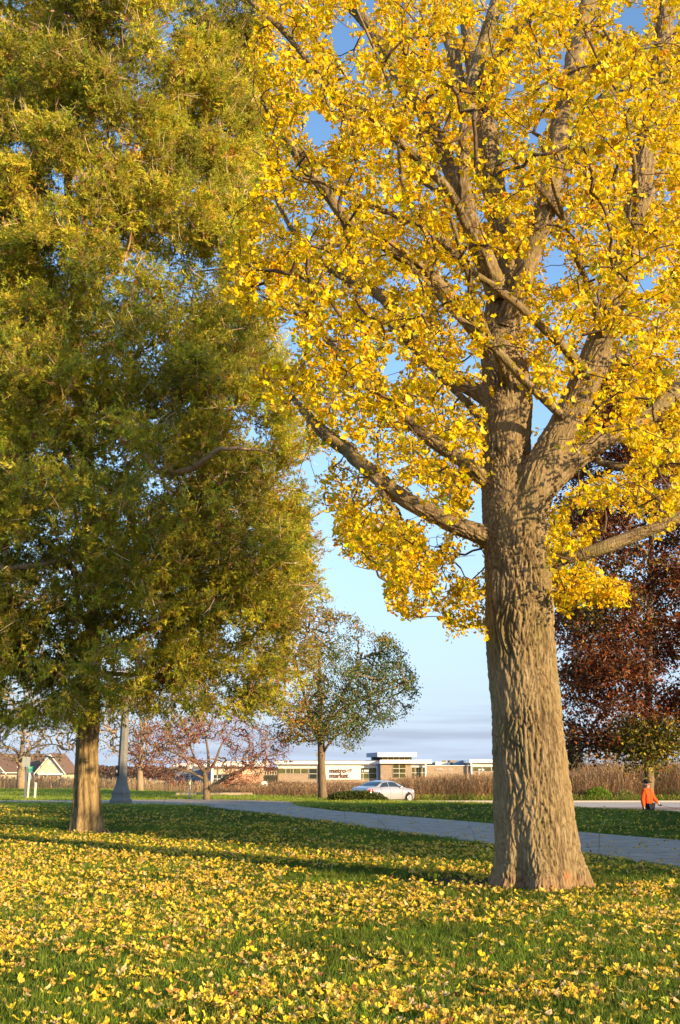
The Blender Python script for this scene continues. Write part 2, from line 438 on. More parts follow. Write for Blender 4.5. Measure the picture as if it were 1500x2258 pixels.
# concrete path in slabs
mpth = mat('path_concrete', (.36,.31,.255), .9, noise=.30, nscale=2.2, bump=.25, bscale=90)
mjoint = mat('path_joint', (.09,.085,.08), .95)
_pv = np.concatenate([PN, PF]); _pv[:, 2] = tz(_pv[:, 0], _pv[:, 1]) + .004
path = mk('path', _pv, np.stack([np.arange(96), np.arange(96)+1, np.arange(96)+98, np.arange(96)+97], 1), mjoint)
tag(path, kind='structure')
def row(k):
    t = np.linspace(0, 1, 7)[:, None]; a = np.array([np.interp(k, np.arange(97), PN[:, q]) for q in range(3)]); b = np.array([np.interp(k, np.arange(97), PF[:, q]) for q in range(3)])
    p = a + (b - a) * t; p[:, 2] = tz(p[:, 0], p[:, 1]); return p
s = 0.0; cuts = [0.0]
mid = (PN + PF) / 2; sl = np.concatenate([[0], np.cumsum(np.linalg.norm(np.diff(mid, axis=0), axis=1))])
for d in np.arange(2.4, sl[-1], 2.4): cuts.append(float(np.interp(d, sl, np.arange(97))))
cuts.append(96.0)
for a, b in zip(cuts[:-1], cuts[1:]):
    g = .012 * (96 / sl[-1]); ra, rb = row(a + g), row(b - g); m_ = row((a + b) / 2)
    top = np.concatenate([ra, m_, rb]) + [0, 0, .022 + random.uniform(0, .004)]; bot = top - [0, 0, .03]
    Vs = np.concatenate([top, bot]); Fs = []
    for j in range(2):
        for i in range(6): Fs.append((j*7+i, j*7+i+1, (j+1)*7+i+1, (j+1)*7+i)[::-1])
    for i in range(6): Fs.append((i, i+1, 21+i+1, 21+i)); Fs.append((14+i, 21+14+i, 21+14+i+1, 14+i+1))
    for j in range(2): Fs.append((j*7, 21+j*7, 21+(j+1)*7, (j+1)*7)); Fs.append((j*7+6, (j+1)*7+6, 21+(j+1)*7+6, 21+j*7+6))
    mk('slab', Vs, [list(f) for f in Fs], mpth, path)

# street beyond the crest of the lawn
mst = mat('street_concrete', (.50,.43,.36), .9, noise=.12, nscale=1.5, bump=.2, bscale=30)
mst2 = mat('street_worn', (.24,.17,.125), .95, noise=.3, nscale=3, bump=.2, bscale=30)
mkerb = mat('kerb_concrete', (.42,.38,.33), .9, noise=.1, nscale=8)
def strip(name, x0, x1, y0, y1, dz, m, dx=1.5, parent=None):
    xs = np.arange(x0, x1 + .1, dx); ys = np.linspace(y0, y1, max(2, int((y1-y0)/1.2)+1)); Vv, Ff = grid_sheet(xs, ys, dz); return mk(name, Vv, Ff, m, parent)
st = strip('street', -9, 75, 51.5, 69.6, .02, mst); tag(st, kind='structure')
wn = strip('worn_strip', -9, 75, 56.6, 60.6, .028, mst2, parent=st)
kb = strip('kerb_top', -9, 75, 69.6, 69.9, .12, mkerb); tag(kb, kind='structure'); kb.name = 'kerb'
mk('kerb_face', [(-9,69.6,-.78),(75,69.6,-.78),(75,69.6,-.66),(-9,69.6,-.66)], np.array([[0,1,2,3]]), mkerb, kb)
sw = strip('sidewalk', 9.6, 60, 35.2, 37.8, .02, mst); tag(sw, kind='structure'); sw.name = 'pavement'
# ------------------------------------------------------------------ the ginkgo
TB = G(1187, 1968); TY = TB.y + .45          # trunk axis distance
def L3(pts):
    """limb points (px, py, width in px, distance offset from the trunk) -> world points, radii"""
    P = []; R = []
    for px, py, w, dy in pts:
        p = at(px, py, TY + dy); P.append(p); f = proj(np.array([tuple(p)]))[2][0]; R.append(w / 2 / FPX * f)
    return P, R
LIMBS_MAIN = [
 [(1190,2040,232,0),(1187,1972,214,0),(1185,1900,193,0),(1181,1837,182,0),(1170,1698,165,0),(1160,1558,153,0),(1148,1419,149,0),(1143,1279,146,0),(1137,1180,142,0),(1128,1100,132,0),(1117,1033,112,.0),(1116,960,110,.1),(1120,900,108,.1),(1112,800,102,.15),(1105,733,92,.2),(1112,650,74,.3),(1118,560,60,.4),(1100,470,54,.5),(1086,400,52,.5),(1074,300,48,.6),(1062,220,42,.7),(1040,120,36,.9),(1020,-40,30,1.1)],
 [(1140,1190,100,-.05),(1160,1120,106,-.15),(1184,1060,96,-.25),(1213,1000,82,-.3),(1240,950,74,-.35),(1262,900,68,-.4),(1293,833,66,-.45),(1320,767,64,-.5),(1341,700,60,-.6),(1363,633,60,-.6),(1374,593,56,-.6),(1392,500,52,-.6),(1415,400,50,-.6),(1430,300,46,-.5),(1452,200,42,-.4),(1470,0,38,-.2),(1480,-60,34,-.1)],
 [(1150,1130,50,-.1),(1195,1085,56,-.25),(1247,1033,50,-.3),(1317,980,46,-.25),(1380,945,42,-.15),(1433,917,39,-.05),(1500,850,34,.1),(1600,760,28,.3),(1720,640,20,.5)],
 [(1175,1250,30,0.1),(1223,1236,33,-.1),(1298,1219,31,-.3),(1400,1181,30,-.4),(1500,1140,27,-.5),(1620,1080,22,-.6),(1780,980,14,-.8)],
 [(1130,1200,44,0),(1063,1179,46,-.1),(993,1152,42,-.1),(913,1112,40,0),(871,1085,37,.1),(820,1042,35,.2),(780,1008,34,.3),(767,993,34,.4),(713,953,28,.5),(668,903,20,.7),(638,868,9,.9)],
 [(1120,1110,36,0),(1066,1058,38,-.1),(1030,1022,36,-.2),(983,992,32,-.3),(933,957,30,-.3),(883,910,27,-.3),(833,868,24,-.2),(800,838,22,-.1),(767,795,20,0),(727,755,16,.1),(695,700,12,.2),(660,640,8,.2)],
 [(1110,905,40,.1),(1055,866,37,.2),(1000,836,34,.4),(943,787,32,.6),(912,742,32,.7),(883,707,32,.8),(852,662,29,1.0),(800,628,25,1.2),(740,600,20,1.4),(687,560,16,1.6),(640,500,12,1.8),(600,420,8,2.0)],
 [(1105,800,42,.1),(1068,755,38,-.1),(1000,665,34,-.5),(950,608,31,-.8),(900,573,30,-1.1),(850,543,28,-1.4),(795,505,24,-1.7),(750,468,23,-1.9),(717,420,25,-2.1),(667,360,25,-2.3),(625,290,22,-2.5),(592,245,13,-2.6),(575,215,5,-2.7)],
]
LIMBS = [
 [(1110,690,44,.2),(1060,560,40,.8),(1015,430,38,1.2),(967,307,34,1.5),(930,247,33,1.6),(890,187,34,1.7),(867,140,34,1.8),(833,80,32,1.9),(767,0,25,2.1),(740,-60,20,2.3)],
 [(1106,650,50,0),(1040,500,44,-.5),(1018,400,40,-.8),(1027,317,38,-.9),(1040,200,37,-.9),(1067,100,34,-.8),(1097,0,30,-.7),(1110,-60,26,-.6)],
 [(1060,240,26,-.9),(1100,130,28,-1.1),(1133,83,28,-1.3),(1165,45,20,-1.5),(1193,17,12,-1.7)],
 [(1020,230,22,-.8),(1003,130,28,-.4),(985,75,28,-.2),(960,0,24,0),(950,-50,20,0)],
 [(1115,720,50,0),(1165,580,50,-.3),(1196,480,48,-.4),(1213,413,46,-.4),(1230,310,47,-.3),(1247,233,46,-.2),(1267,133,42,-.1),(1300,0,39,.1),(1312,-60,36,.2)],
 [(1225,400,26,.0),(1290,300,28,.6),(1330,225,28,.9),(1367,167,26,1.1),(1433,83,24,1.4),(1500,0,18,1.7)],
 [(1300,830,26,-.6),(1277,803,23,-.75),(1232,755,22,-1.0),(1187,713,20,-1.3),(1127,660,18,-1.6),(1080,625,16,-1.8),(1040,598,14,-2.0),(985,545,11,-2.3),(930,500,9,-2.6),(867,470,9,-2.9),(767,430,8,-3.1),(713,405,7,-3.2),(633,377,6,-3.3),(557,330,4,-3.4)],
 [(1255,935,24,-.45),(1233,910,21,-.6),(1167,850,20,-.9),(1110,788,18,-1.1),(1062,742,16,-1.3),(1000,690,13,-1.5),(940,620,10,-1.7),(880,560,7,-1.9)],
 [(1240,480,14,-.4),(1183,407,11,-.9),(1140,360,10,-1.1),(1103,273,9,-1.4),(1053,217,8,-1.6),(990,160,6,-1.8)],
 [(1400,180,12,-.6),(1407,123,9,-.9),(1340,85,9,-1.2),(1273,43,8,-1.5),(1200,-10,6,-1.8)],
 [(1030,500,22,-.8),(990,420,22,-1.3),(920,350,20,-1.7),(867,300,18,-2.0),(817,257,14,-2.2),(773,220,13,-2.4),(725,180,12,-2.5),(670,123,12,-2.6),(617,60,13,-2.7),(550,0,10,-2.8),(500,-50,8,-2.9)],
 [(1010,560,10,-1.6),(930,480,9,-2.6),(887,400,8,-3.1),(877,300,8,-3.3),(857,187,8,-3.5),(810,73,6,-3.7),(777,0,5,-3.8)],
 [(960,620,10,-.9),(850,530,9,-2.4),(770,540,9,-2.8),(640,550,8,-3.2),(560,580,7,-3.4),(430,600,4,-3.6)],
 [(820,1045,16,.2),(845,1090,13,-.1),(870,1130,11,-.3),(882,1180,9,-.4),(884,1235,6,-.5),(886,1300,4,-.5)],
 [(1310,1000,16,-.25),(1325,1020,15,-.3),(1390,1028,14,-.4),(1470,1025,12,-.5),(1540,1010,9,-.6)],
 [(1345,700,14,-.6),(1385,670,14,-.9),(1420,655,10,-1.3),(1500,640,8,-1.8)],
 [(1400,500,20,-.6),(1440,420,16,-.2),(1480,360,16,.1),(1560,280,12,.4)],
 [(1100,1000,20,.3),(1040,900,18,1.1),(980,840,14,1.8),(900,760,10,2.4),(840,700,7,2.9)],
 [(1290,860,20,-.2),(1350,800,18,.5),(1420,740,15,1.2),(1500,690,11,1.9)],
 [(1130,620,20,.5),(1180,540,20,1.2),(1240,480,16,1.9),(1300,420,12,2.5)],
 [(1110,560,18,.5),(1000,450,14,1.9),(900,380,10,2.8),(820,340,7,3.3)],
 [(1120,850,20,-.1),(1100,790,16,-.8),(1060,700,14,-1.6),(1030,600,12,-2.3),(1000,500,9,-2.9),(960,380,7,-3.4)],
 [(1330,740,18,-.7),(1300,640,16,-1.5),(1270,560,14,-2.2),(1230,440,11,-2.9),(1190,300,8,-3.4)],
 [(1375,590,18,-.8),(1400,480,15,-1.5),(1400,380,12,-2.2),(1380,250,9,-2.8)],
]
mbark = mat('ginkgo_bark', tint=True, rough=.95, noise=.42, ncol=(.14,.10,.055), nscale=40, nstretch=(1,1,.22), bump=1.0, bscale=48, spec=.08)

def bark_displace(V, Nn, axP, axT, axS, axR, depth=1.0):
    """furrowed, interlacing bark; returns moved verts and colours"""
    from mathutils import kdtree
    kd = kdtree.KDTree(len(axP))
    for i, p in enumerate(axP): kd.insert(p, i)
    kd.balance()
    idx = np.array([kd.find(v)[1] for v in V])
    c = axP[idx]; T = axT[idx]; R = axR[idx]
    rel = V - c; al = (rel * T).sum(1); s = axS[idx] + al; perp = rel - T * al[:, None]
    fr = np.clip(.28 / np.maximum(R, .04), .75, 2.6) ** .5
    Q = np.stack([perp[:, 0], perp[:, 1], perp[:, 2]], 1) * fr[:, None]
    wv = np.stack([noise3(np.concatenate([Q*6, (s*1.9)[:, None]], 1)[:, [0,1,3]] + 5), noise3(np.concatenate([Q*6, (s*1.9)[:, None]], 1)[:, [1,2,3]] + 9)], 1)
    q3 = np.stack([Q[:, 0]*23 + wv[:, 0]*.9, Q[:, 1]*23 + wv[:, 1]*.9, s*3.2 + Q[:, 2]*5], 1)
    wob = noise3(q3 * [.5, .5, 1.3] + 77) * .55
    qc = np.stack([Q[:, 0]*21 + wv[:, 0]*.8 + wob, Q[:, 1]*21 + wv[:, 1]*.8 - wob, s*2.0 + Q[:, 2]*4 + wv[:, 1]*.35 + noise3(q3 * [.9, .9, .3] + 9) * .5], 1)
    e1 = voro(qc); e2 = voro(qc * [2.0, 2.0, 2.3] + 11.3, 5)
    n1 = noise3(q3); f = np.maximum(np.exp(-(e1 / .13) ** 1.3), .9 * np.exp(-(np.abs(n1) / .10) ** 1.4)); f2 = np.exp(-(e2 / .16) ** 1.2)
    fine = fbm(np.stack([Q[:, 0]*55, Q[:, 1]*55, s*12 + Q[:, 2]*25], 1), 2); step_ = noise3(np.floor(qc * [1, 1, 1]) + .5)
    amp = np.clip(R * .08, .002, .021) * depth
    rag = .55 + .75 * np.clip(noise3(np.stack([V[:,0]*3, V[:,1]*3, V[:,2]*1.6], 1)) + .5, 0, 1)
    d = (-f * 1.35 * rag - f2 * .55 + np.clip(e1, 0, .5) * .8 + fine * .45 + noise3(q3 * .35 + 3) * .5) * amp
    V2 = V + Nn * d[:, None]
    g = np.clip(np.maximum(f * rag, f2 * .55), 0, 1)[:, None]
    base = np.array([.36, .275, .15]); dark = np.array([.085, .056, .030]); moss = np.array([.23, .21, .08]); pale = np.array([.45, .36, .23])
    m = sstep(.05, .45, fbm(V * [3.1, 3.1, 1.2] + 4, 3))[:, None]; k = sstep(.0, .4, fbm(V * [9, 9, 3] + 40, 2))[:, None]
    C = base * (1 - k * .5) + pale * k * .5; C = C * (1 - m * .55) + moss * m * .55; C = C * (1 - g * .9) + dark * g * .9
    return V2, C
def axis_samples(lims, step=.05):
    AP, AT, AS, AR = [], [], [], []
    for P, R in lims:
        q, r = spline(P, R, step); T = unit(np.gradient(q, axis=0)); s = np.concatenate([[0], np.cumsum(np.linalg.norm(np.diff(q, axis=0), axis=1))])
        AP.append(q); AT.append(T); AS.append(s + len(AP) * 7.3); AR.append(r)
    return np.concatenate(AP), np.concatenate(AT), np.concatenate(AS), np.concatenate(AR)

gk = thing('ginkgo_tree', 'large ginkgo with thick furrowed trunk and bright yellow leaves in the right foreground', 'tree', (TB.x, TY, 0))
main = [L3(l) for l in LIMBS_MAIN]; sec = [L3(l) for l in LIMBS]
# trunk: closed tubes fused by a voxel remesh so the fork grows together
tb = MB(); cut_main = []
for li, (P, R) in enumerate(main):
    q, r = spline(P, R, .12)
    if li == 0:
        V_, F_ = tube(q, r, 48); V_ = np.array(V_)
        # root flare lobes
        a = np.arctan2(V_[:, 1] - TY, V_[:, 0] - TB.x); h = np.clip(1 - V_[:, 2] / .9, 0, 1.2) ** 2
        lob = 1 + h * (.13 * np.cos(5 * a + .8) + .08 * np.cos(9 * a + 2.1)) + .05 * np.clip(.35 - V_[:, 2], 0, .5) - .05 * np.exp(-((((a + 2.05 + pi) % (2*pi)) - pi) / .13) ** 2) * np.clip(1.6 - V_[:, 2], 0, 1)
        cx = np.interp(V_[:, 2], q[:, 2], q[:, 0]); cy = np.interp(V_[:, 2], q[:, 2], q[:, 1])
        V_[:, 0] = cx + (V_[:, 0] - cx) * lob; V_[:, 1] = cy + (V_[:, 1] - cy) * lob
        V_[:, 2] = np.maximum(V_[:, 2], -.25)
        tb.add(V_, F_)
    else:
        k = len(q) if li in (1,) else max(8, int(len(q) * .55)); cut_main.append((li, k)); tb.tube(q[:k], r[:k], 20)
tmp = mk('tmp_trunk', np.array(tb.V), [list(f) for f in tb.F], None)
rm = tmp.modifiers.new('r', 'REMESH'); rm.mode = 'VOXEL'; rm.voxel_size = .0142; rm.adaptivity = 0
dg = bpy.context.evaluated_depsgraph_get(); ev = tmp.evaluated_get(dg); me = ev.to_mesh()
n = len(me.vertices); V = np.empty(n * 3, np.float32); me.vertices.foreach_get('co', V); V = V.reshape(-1, 3).astype(float)
npoly = len(me.polygons); lt = np.empty(npoly, np.int32); me.polygons.foreach_get('loop_total', lt); lv = np.empty(len(me.loops), np.int32); me.loops.foreach_get('vertex_index', lv)
ls = np.concatenate([[0], np.cumsum(lt)[:-1]]); F4 = lv[(ls[lt == 4][:, None] + np.arange(4))]
ne = len(me.edges); E = np.empty(ne * 2, np.int32); me.edges.foreach_get('vertices', E); E = E.reshape(-1, 2)
ev.to_mesh_clear(); bpy.data.objects.remove(tmp, do_unlink=True)
deg = np.bincount(E.ravel(), minlength=n)[:, None]
for it in range(12):
    A = np.zeros_like(V)
    for k in range(3): A[:, k] = np.bincount(E[:, 0], V[E[:, 1], k], n) + np.bincount(E[:, 1], V[E[:, 0], k], n)
    V = V * .4 + (A / np.maximum(deg, 1)) * .6
fn = np.cross(V[F4[:, 2]] - V[F4[:, 0]], V[F4[:, 3]] - V[F4[:, 1]]); Nn = np.zeros_like(V)
for j in range(4):
    for k in range(3): Nn[:, k] += np.bincount(F4[:, j], fn[:, k], n)
Nn = unit(Nn)
ax = axis_samples(main)
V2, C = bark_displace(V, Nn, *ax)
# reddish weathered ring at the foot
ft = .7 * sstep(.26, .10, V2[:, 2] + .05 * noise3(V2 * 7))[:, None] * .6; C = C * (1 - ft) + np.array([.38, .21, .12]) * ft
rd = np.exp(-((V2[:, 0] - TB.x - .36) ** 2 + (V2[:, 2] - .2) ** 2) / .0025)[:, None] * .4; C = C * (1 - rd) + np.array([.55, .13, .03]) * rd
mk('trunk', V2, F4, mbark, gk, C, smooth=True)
def limb_mesh(q, r, name, n=14, parent=gk):
    # dense tube with the same bark
    q2, r2 = spline(q, r, .035 if r.max() > .05 else .07); nn = int(np.clip(r.max() * 2 * pi / .022, 7, 36))
    Vt, Ft = tube(q2, r2, nn, cap=False); Vt = np.array(Vt); T, N_, B_ = frames(q2)
    cc = np.repeat(q2, nn, axis=0); Nr = unit(Vt - cc)
    T2 = unit(np.gradient(q2, axis=0)); s_ = np.concatenate([[0], np.cumsum(np.linalg.norm(np.diff(q2, axis=0), axis=1))])
    lump = noise3(cc * 5 + 3)[:, None] * np.repeat(r2, nn)[:, None] * .12
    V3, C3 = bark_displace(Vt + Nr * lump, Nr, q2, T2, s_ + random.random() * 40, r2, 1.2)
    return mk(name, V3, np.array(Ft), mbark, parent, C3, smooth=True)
for li, k in cut_main:
    q, r = spline(*main[li], .12)
    if k < len(q): limb_mesh(q[k-2:], r[k-2:], 'limb')
for P, R in sec:
    q, r = spline(P, R, .12); limb_mesh(q, r, 'branch')

# crown: anchors in the crown's volume, gaps where the photograph shows sky
CROWN = [(575,-120),(560,40),(545,130),(570,210),(590,330),(555,430),(500,540),(484,610),(500,655),(540,690),(575,690),(600,740),(585,800),(545,850),(600,900),(660,930),(690,1000),(700,1090),(735,1140),(740,1225),(800,1245),(845,1260),(850,1345),(900,1370),(965,1345),(990,1430),(1070,1420),(1090,1300),(1085,1000),(1200,1000),(1212,1040),(1275,1050),(1215,1110),(1205,1200),(1212,1340),(1250,1362),(1320,1335),(1385,1335),(1388,1285),(1330,1270),(1300,1200),(1400,1120),(1440,1200),(1500,1150),(1560,1100),(1700,1100),(1800,900),(1800,-120)]
HOLES = [(755,85,32,34),(702,285,34,36),(468,20,30,30),(1225,590,24,38),(866,815,20,42),(1205,930,26,62),(1392,40,30,28),(618,755,34,36),(1035,1245,40,44),(905,1130,34,24),(920,1075,30,14),(1245,135,12,30),(1000,1330,0,0),(1040,800,26,14),(1345,1000,40,40),(1245,1050,32,40),(960,1190,26,30),(1015,60,12,20),(985,100,14,24),(1180,300,16,22),(1300,610,18,12),(1420,630,22,16),(830,650,20,22),(905,1300,10,30),(960,1380,16,30),(1270,1140,22,28),(1350,1150,40,24),(1460,1060,30,24),(700,1010,26,24),(1060,1120,24,50),(575,640,20,30),(1085,280,10,30),(1240,320,10,40),(1255,860,10,30),(1140,930,26,60),(1120,1000,30,40),(1130,860,20,40)]
def crown_ok(P, grow_=1.0):
    px, py, f = proj(P); ok = inpoly(px, py, CROWN)
    for hx, hy, rx, ry in HOLES:
        if rx: ok &= ~((((px - hx) / (rx * grow_)) ** 2 + ((py - hy) / (ry * grow_)) ** 2) < 1)
    return ok
rg = np.random.default_rng(11)
N0 = 90000
u = rg.random((N0, 3)); th = u[:, 0] * 2 * pi
zz = 3.4 + u[:, 1] * 10.2
rmax = np.interp(zz, [3.4, 4.2, 6, 9, 13.6], [3.6, 4.8, 5.6, 5.6, 4.6])
rr = rmax * u[:, 2] ** .42
A = np.stack([TB.x + .1 + rr * np.cos(th), TY - 2.3 + rr * np.sin(th) * .86, zz], 1)
pxx, pyy, ff = proj(A)
# keep the sun-side front right a little thinner; denser where many leaves overlap in the picture
keep = crown_ok(A, 1.25) & (ff > 4.6)
dn = fbm(A * 1.15 + 3, 3)
keep &= dn > -.17
# foliage outside the picture is only built thinly
keep &= ~(((pxx > 1560) | (pyy < -60)) & (rg.random(N0) < .93))
A = A[keep]
# cloud density cap
A = A[:4700]
# thinner layer on the far side of the crown
B_ = rg.random((26000, 3)); th = B_[:, 0] * 2 * pi; zz = 3.6 + B_[:, 1] * 11.5; rr = np.interp(zz, [3.4, 4.2, 6, 9, 15], [3.2, 4.8, 5.6, 5.6, 4.6]) * B_[:, 2] ** .42
B_ = np.stack([TB.x + .2 + rr * np.cos(th), TY + 1.0 + np.abs(rr * np.sin(th)) * .9, zz], 1); B_ = B_[crown_ok(B_, 1.2) & (fbm(B_ * 1.15 + 60, 2) > -.15)]; qx, qy, _ = proj(B_)
B_ = B_[(qx < 1560) & (qy > -60)][:1700]; A = np.concatenate([A, B_])
# right side sparse below the right limb; left skirt: extra anchors
def extra(poly_c, n, dy0, dy1, spread):
    out_ = []
    for _ in range(n):
        i = rg.integers(0, len(poly_c) - 1); t = rg.random(); a, b = poly_c[i], poly_c[i+1]
        px = a[0] + (b[0]-a[0])*t + rg.normal()*spread; py = a[1] + (b[1]-a[1])*t + rg.normal()*spread
        out_.append(tuple(at(px, py, TY + dy0 + (dy1 - dy0) * rg.random())))
    return np.array(out_)
EX = [extra([(880,1180),(905,1260),(885,1330)], 30, -.8, .6, 18), extra([(960,1200),(1000,1260),(1040,1320),(1035,1380)], 46, -.5, 1.0, 24),
      extra([(1230,1240),(1270,1290),(1340,1310),(1375,1318)], 60, .3, 1.6, 16), extra([(1225,1270),(1255,1340)], 26, .3, 1.4, 15),
      extra([(740,1100),(760,1180),(800,1225)], 26, -.6, .8, 20), extra([(850,1150),(930,1200),(1010,1238)], 50, -.6, .9, 20),
      extra([(1380,1195),(1410,1175),(1430,1165)], 8, -1.5, -1.2, 12), extra([(1230,1170),(1290,1180),(1330,1160)], 24, .2, 1.4, 18),
      extra([(500,610),(560,650),(600,590)], 26, -3.8, -3.2, 22), extra([(860,920),(960,1060),(1040,1120)], 40, .3, 1.6, 30)]
A = np.concatenate([A] + EX)
init = np.concatenate([axis_samples(main, .2)[0]] + [spline(P, R, .2)[0] for P, R in sec])
ir = np.concatenate([axis_samples(main, .2)[3]] + [spline(P, R, .2)[1] for P, R in sec])
kk_ = (init[:, 2] > 3.2) & (ir < .17); init = init[kk_]
big = ir > .028; LS_, LR_ = np.concatenate([axis_samples(main, .07)[0]] + [spline(P, R, .07)[0] for P, R in sec]), np.concatenate([axis_samples(main, .07)[3]] + [spline(P, R, .07)[1] for P, R in sec])
cover = fbm(LS_ * 1.7 + 5, 2) > np.interp(LS_[:, 2], [4, 6, 8], [.32, .08, -.06])            # some stretches stay behind leaves
LS_, LR_ = LS_[~cover & (LR_ > .03)], LR_[~cover & (LR_ > .03)]
A = A[~(before_limb(A, LS_, LR_, .8) & (rg.random(len(A)) < .85))]
nodes, par, w, tips = grow(init, A, .16, rg, sag=.10)
V, F = twigs(nodes, par, w, .0030, .020, .42, 4)
mtw = mat('ginkgo_twig', (.12,.078,.045), .9, noise=.3, nscale=30)
o = mk('twigs', V, F, mtw, gk, smooth=True); o['kind'] = 'stuff'
def ginkgo_leaf(notch, fold, wav, curl):
    n = 7; a = np.linspace(-1.12, 1.12, n); V = [(0, 0, 0)]
    for i, t in enumerate(a):
        r = 1 - (notch if i == 3 else 0) - (.10 if i in (0, 6) else 0) + wav * (.06 if i % 2 else -.04)
        x = sin(t) * r; y = cos(t) * r; V.append((x, y, fold * abs(x) ** 1.3 - curl * y * y + wav * .10 * (1 if i % 2 else -1)))
    V += [(-.025, -.75, .08), (.025, -.75, .08)]
    F = [np.array([(0, i + 2, i + 1) for i in range(n - 1)] + [(0, 8, 9)])]
    return np.array(V, float), F
GL = [ginkgo_leaf(.28, .35, 1, .12), ginkgo_leaf(.08, -.3, 1.4, .25), ginkgo_leaf(.18, .15, -1, -.2), ginkgo_leaf(.05, .6, .6, .1), ginkgo_leaf(.35, -.12, 1.2, .3)]
pa = nodes[par[tips]]; ptip = nodes[tips]
K = 16
base = np.repeat(ptip, K, 0); back = np.repeat(pa, K, 0); t = rg.random((len(base), 1)) ** 1.2 * 2.0
pos = base + (back - base) * t * .9
D = rg.normal(size=pos.shape) * [1, 1, .8] + [0, 0, -.45]; D = unit(D); 
pos = pos + D * (rg.random((len(pos), 1)) * .05 + .03) + rg.normal(size=pos.shape) * .035
pos = pos[:]; ok = crown_ok(pos, .8) & (proj(pos)[2] > 4.0)
ok &= ~(before_limb(pos, LS_, LR_, .9) & (rg.random(len(pos)) < np.interp(pos[:, 2], [4, 7, 9], [.85, .75, .6]))); pos = pos[ok]; D = D[ok]
# leaves tend to show their face to the light
Nrm = unit(rg.normal(size=D.shape) * .8 + np.array([.35, -.45, .55]))
M = basis(D, rg, Nrm); s = rg.uniform(.034, .057, len(pos))
C = tint(len(pos), (.89, .615, .010), .14, rg, [(.10, (.62, .52, .05)), (.05, (.40, .44, .05)), (.16, (.88, .64, .07)), (.04, (.72, .36, .03))])
mgl = mat('ginkgo_leaf', tint=True, rough=.55, spec=.10, trans=.42, tcol=(1.05, 1.0, .55))
px, py, f = proj(pos); infr = (px > 0) & (px < 1500) & (py > 0) & (py < 2258)
near = np.argsort(np.where(infr, f / s, 1e9))[:300]; far = np.setdiff1d(np.arange(len(pos)), near)
mgli = mat('ginkgo_leaf_mass', tint='inst', rough=.55, spec=.10, trans=.42, tcol=(1.05, 1.0, .55))
scatter_gn('foliage', GL, pos[far], M[far], s[far], C[far], mgli, gk, rg)
lm = []
for k in range(15):
    v, f_ = GL[k % 5]; c = C[near[k * 7]]; m_ = mesh_from('leaf', v, f_, np.tile(c, (len(v), 1))); m_.materials.append(mgl); lm.append(m_)
def put(name, me_, loc, Mx, sc, parent=None):
    o = bpy.data.objects.new(name, me_); COL.objects.link(o)
    m4 = Matrix([[Mx[i][j] * sc for j in range(3)] + [loc[i]] for i in range(3)] + [[0, 0, 0, 1]])
    if parent is not None: o.parent = parent; m4 = Matrix.Translation(-wloc(parent)) @ m4
    o.matrix_local = m4; return o
for q, i in enumerate(near): put('leaf', lm[q % 15], pos[i], M[i], s[i], gk)
print('ginkgo leaves', len(pos), 'anchors', len(A), 'nodes', len(nodes))
# ------------------------------------------------------------------ the red cedar on the left
CX, CY = CEDAR_XY[0], CEDAR_XY[1] + .3
cd = thing('cedar_tree', 'dense green cedar with a sunlit stringy bark trunk filling the left of the picture', 'tree', (CX, CY, 0))
def LC(pts):
    P = []; R = []
    for px, py, w, dy in pts:
        p = at(px, py, CY + dy); P.append(p); f = proj(np.array([tuple(p)]))[2][0]; R.append(w / 2 / FPX * f * .9)
    return P, R
CL = [
 [(197,1850,78,0),(196,1822,68,0),(195,1780,60,0),(193,1740,56,0),(192,1700,53,0),(192,1650,50,0),(195,1590,48,0),(198,1540,46,.1),(200,1480,42,.1),(205,1400,38,.1),(212,1300,36,.2),(200,1180,34,.2),(190,1000,32,.3),(170,800,28,.4),(165,600,24,.4),(150,400,20,.3),(140,200,16,.2),(130,0,12,.1),(130,-200,8,0)],
 [(212,1300,22,.2),(290,1160,22,-.8),(262,1100,24,-1.4),(235,1070,18,-1.8),(190,1040,14,-2.2),(150,1000,9,-2.6)],
 [(205,1400,20,.1),(170,1320,18,-.6),(190,1250,14,-1.4),(175,1170,12,-2),(165,1120,8,-2.5)],
 [(190,1180,20,.2),(300,1010,14,-2.2),(345,1036,16,-2.8),(400,1040,17,-3.2),(450,1018,15,-3.6),(480,992,12,-3.9),(540,990,8,-4.1),(600,1000,4,-4.2)],
 [(350,1038,10,-2.8),(365,1070,7,-3.1),(378,1095,4,-3.3)],
 [(205,1350,22,.1),(150,1242,16,-2.6),(80,1248,16,-3.2),(0,1252,15,-3.6),(-90,1240,12,-3.8)],
 [(212,1300,18,.2),(300,1220,12,-2.6),(350,1180,8,-3.0)],
 [(150,400,18,.3),(200,250,20,-.8),(140,120,18,-1.5),(40,60,14,-2.2),(-60,20,10,-2.5)],
 [(150,300,16,.3),(220,60,18,-1),(150,40,16,-1.6),(60,10,10,-2)],
 [(165,600,16,.4),(330,420,14,1.5),(470,250,9,2.2),(560,150,5,2.6)],
 [(170,800,16,.4),(380,700,13,1.2),(520,640,8,1.8)],
 [(190,1000,16,.3),(400,880,13,1.5),(560,850,8,1.8),(640,830,4,2)],
 [(205,1400,16,.1),(430,1230,12,.5),(600,1180,8,.4),(730,1120,4,.3)],
 [(205,1450,16,.1),(400,1350,12,-.8),(560,1300,8,-1.4),(700,1290,4,-1.5)],
 [(170,700,16,.4),(60,650,14,-1.5),(-60,640,10,-2.2)],
 [(190,1050,16,.3),(90,940,12,-2),(0,880,8,-2.6)],
 [(165,560,14,.4),(250,470,12,-1.8),(360,520,8,-2.8)],
 [(200,1480,14,.1),(300,1490,10,-1.5),(420,1500,6,-2.2)],
]
climbs = [LC(l) for l in CL]
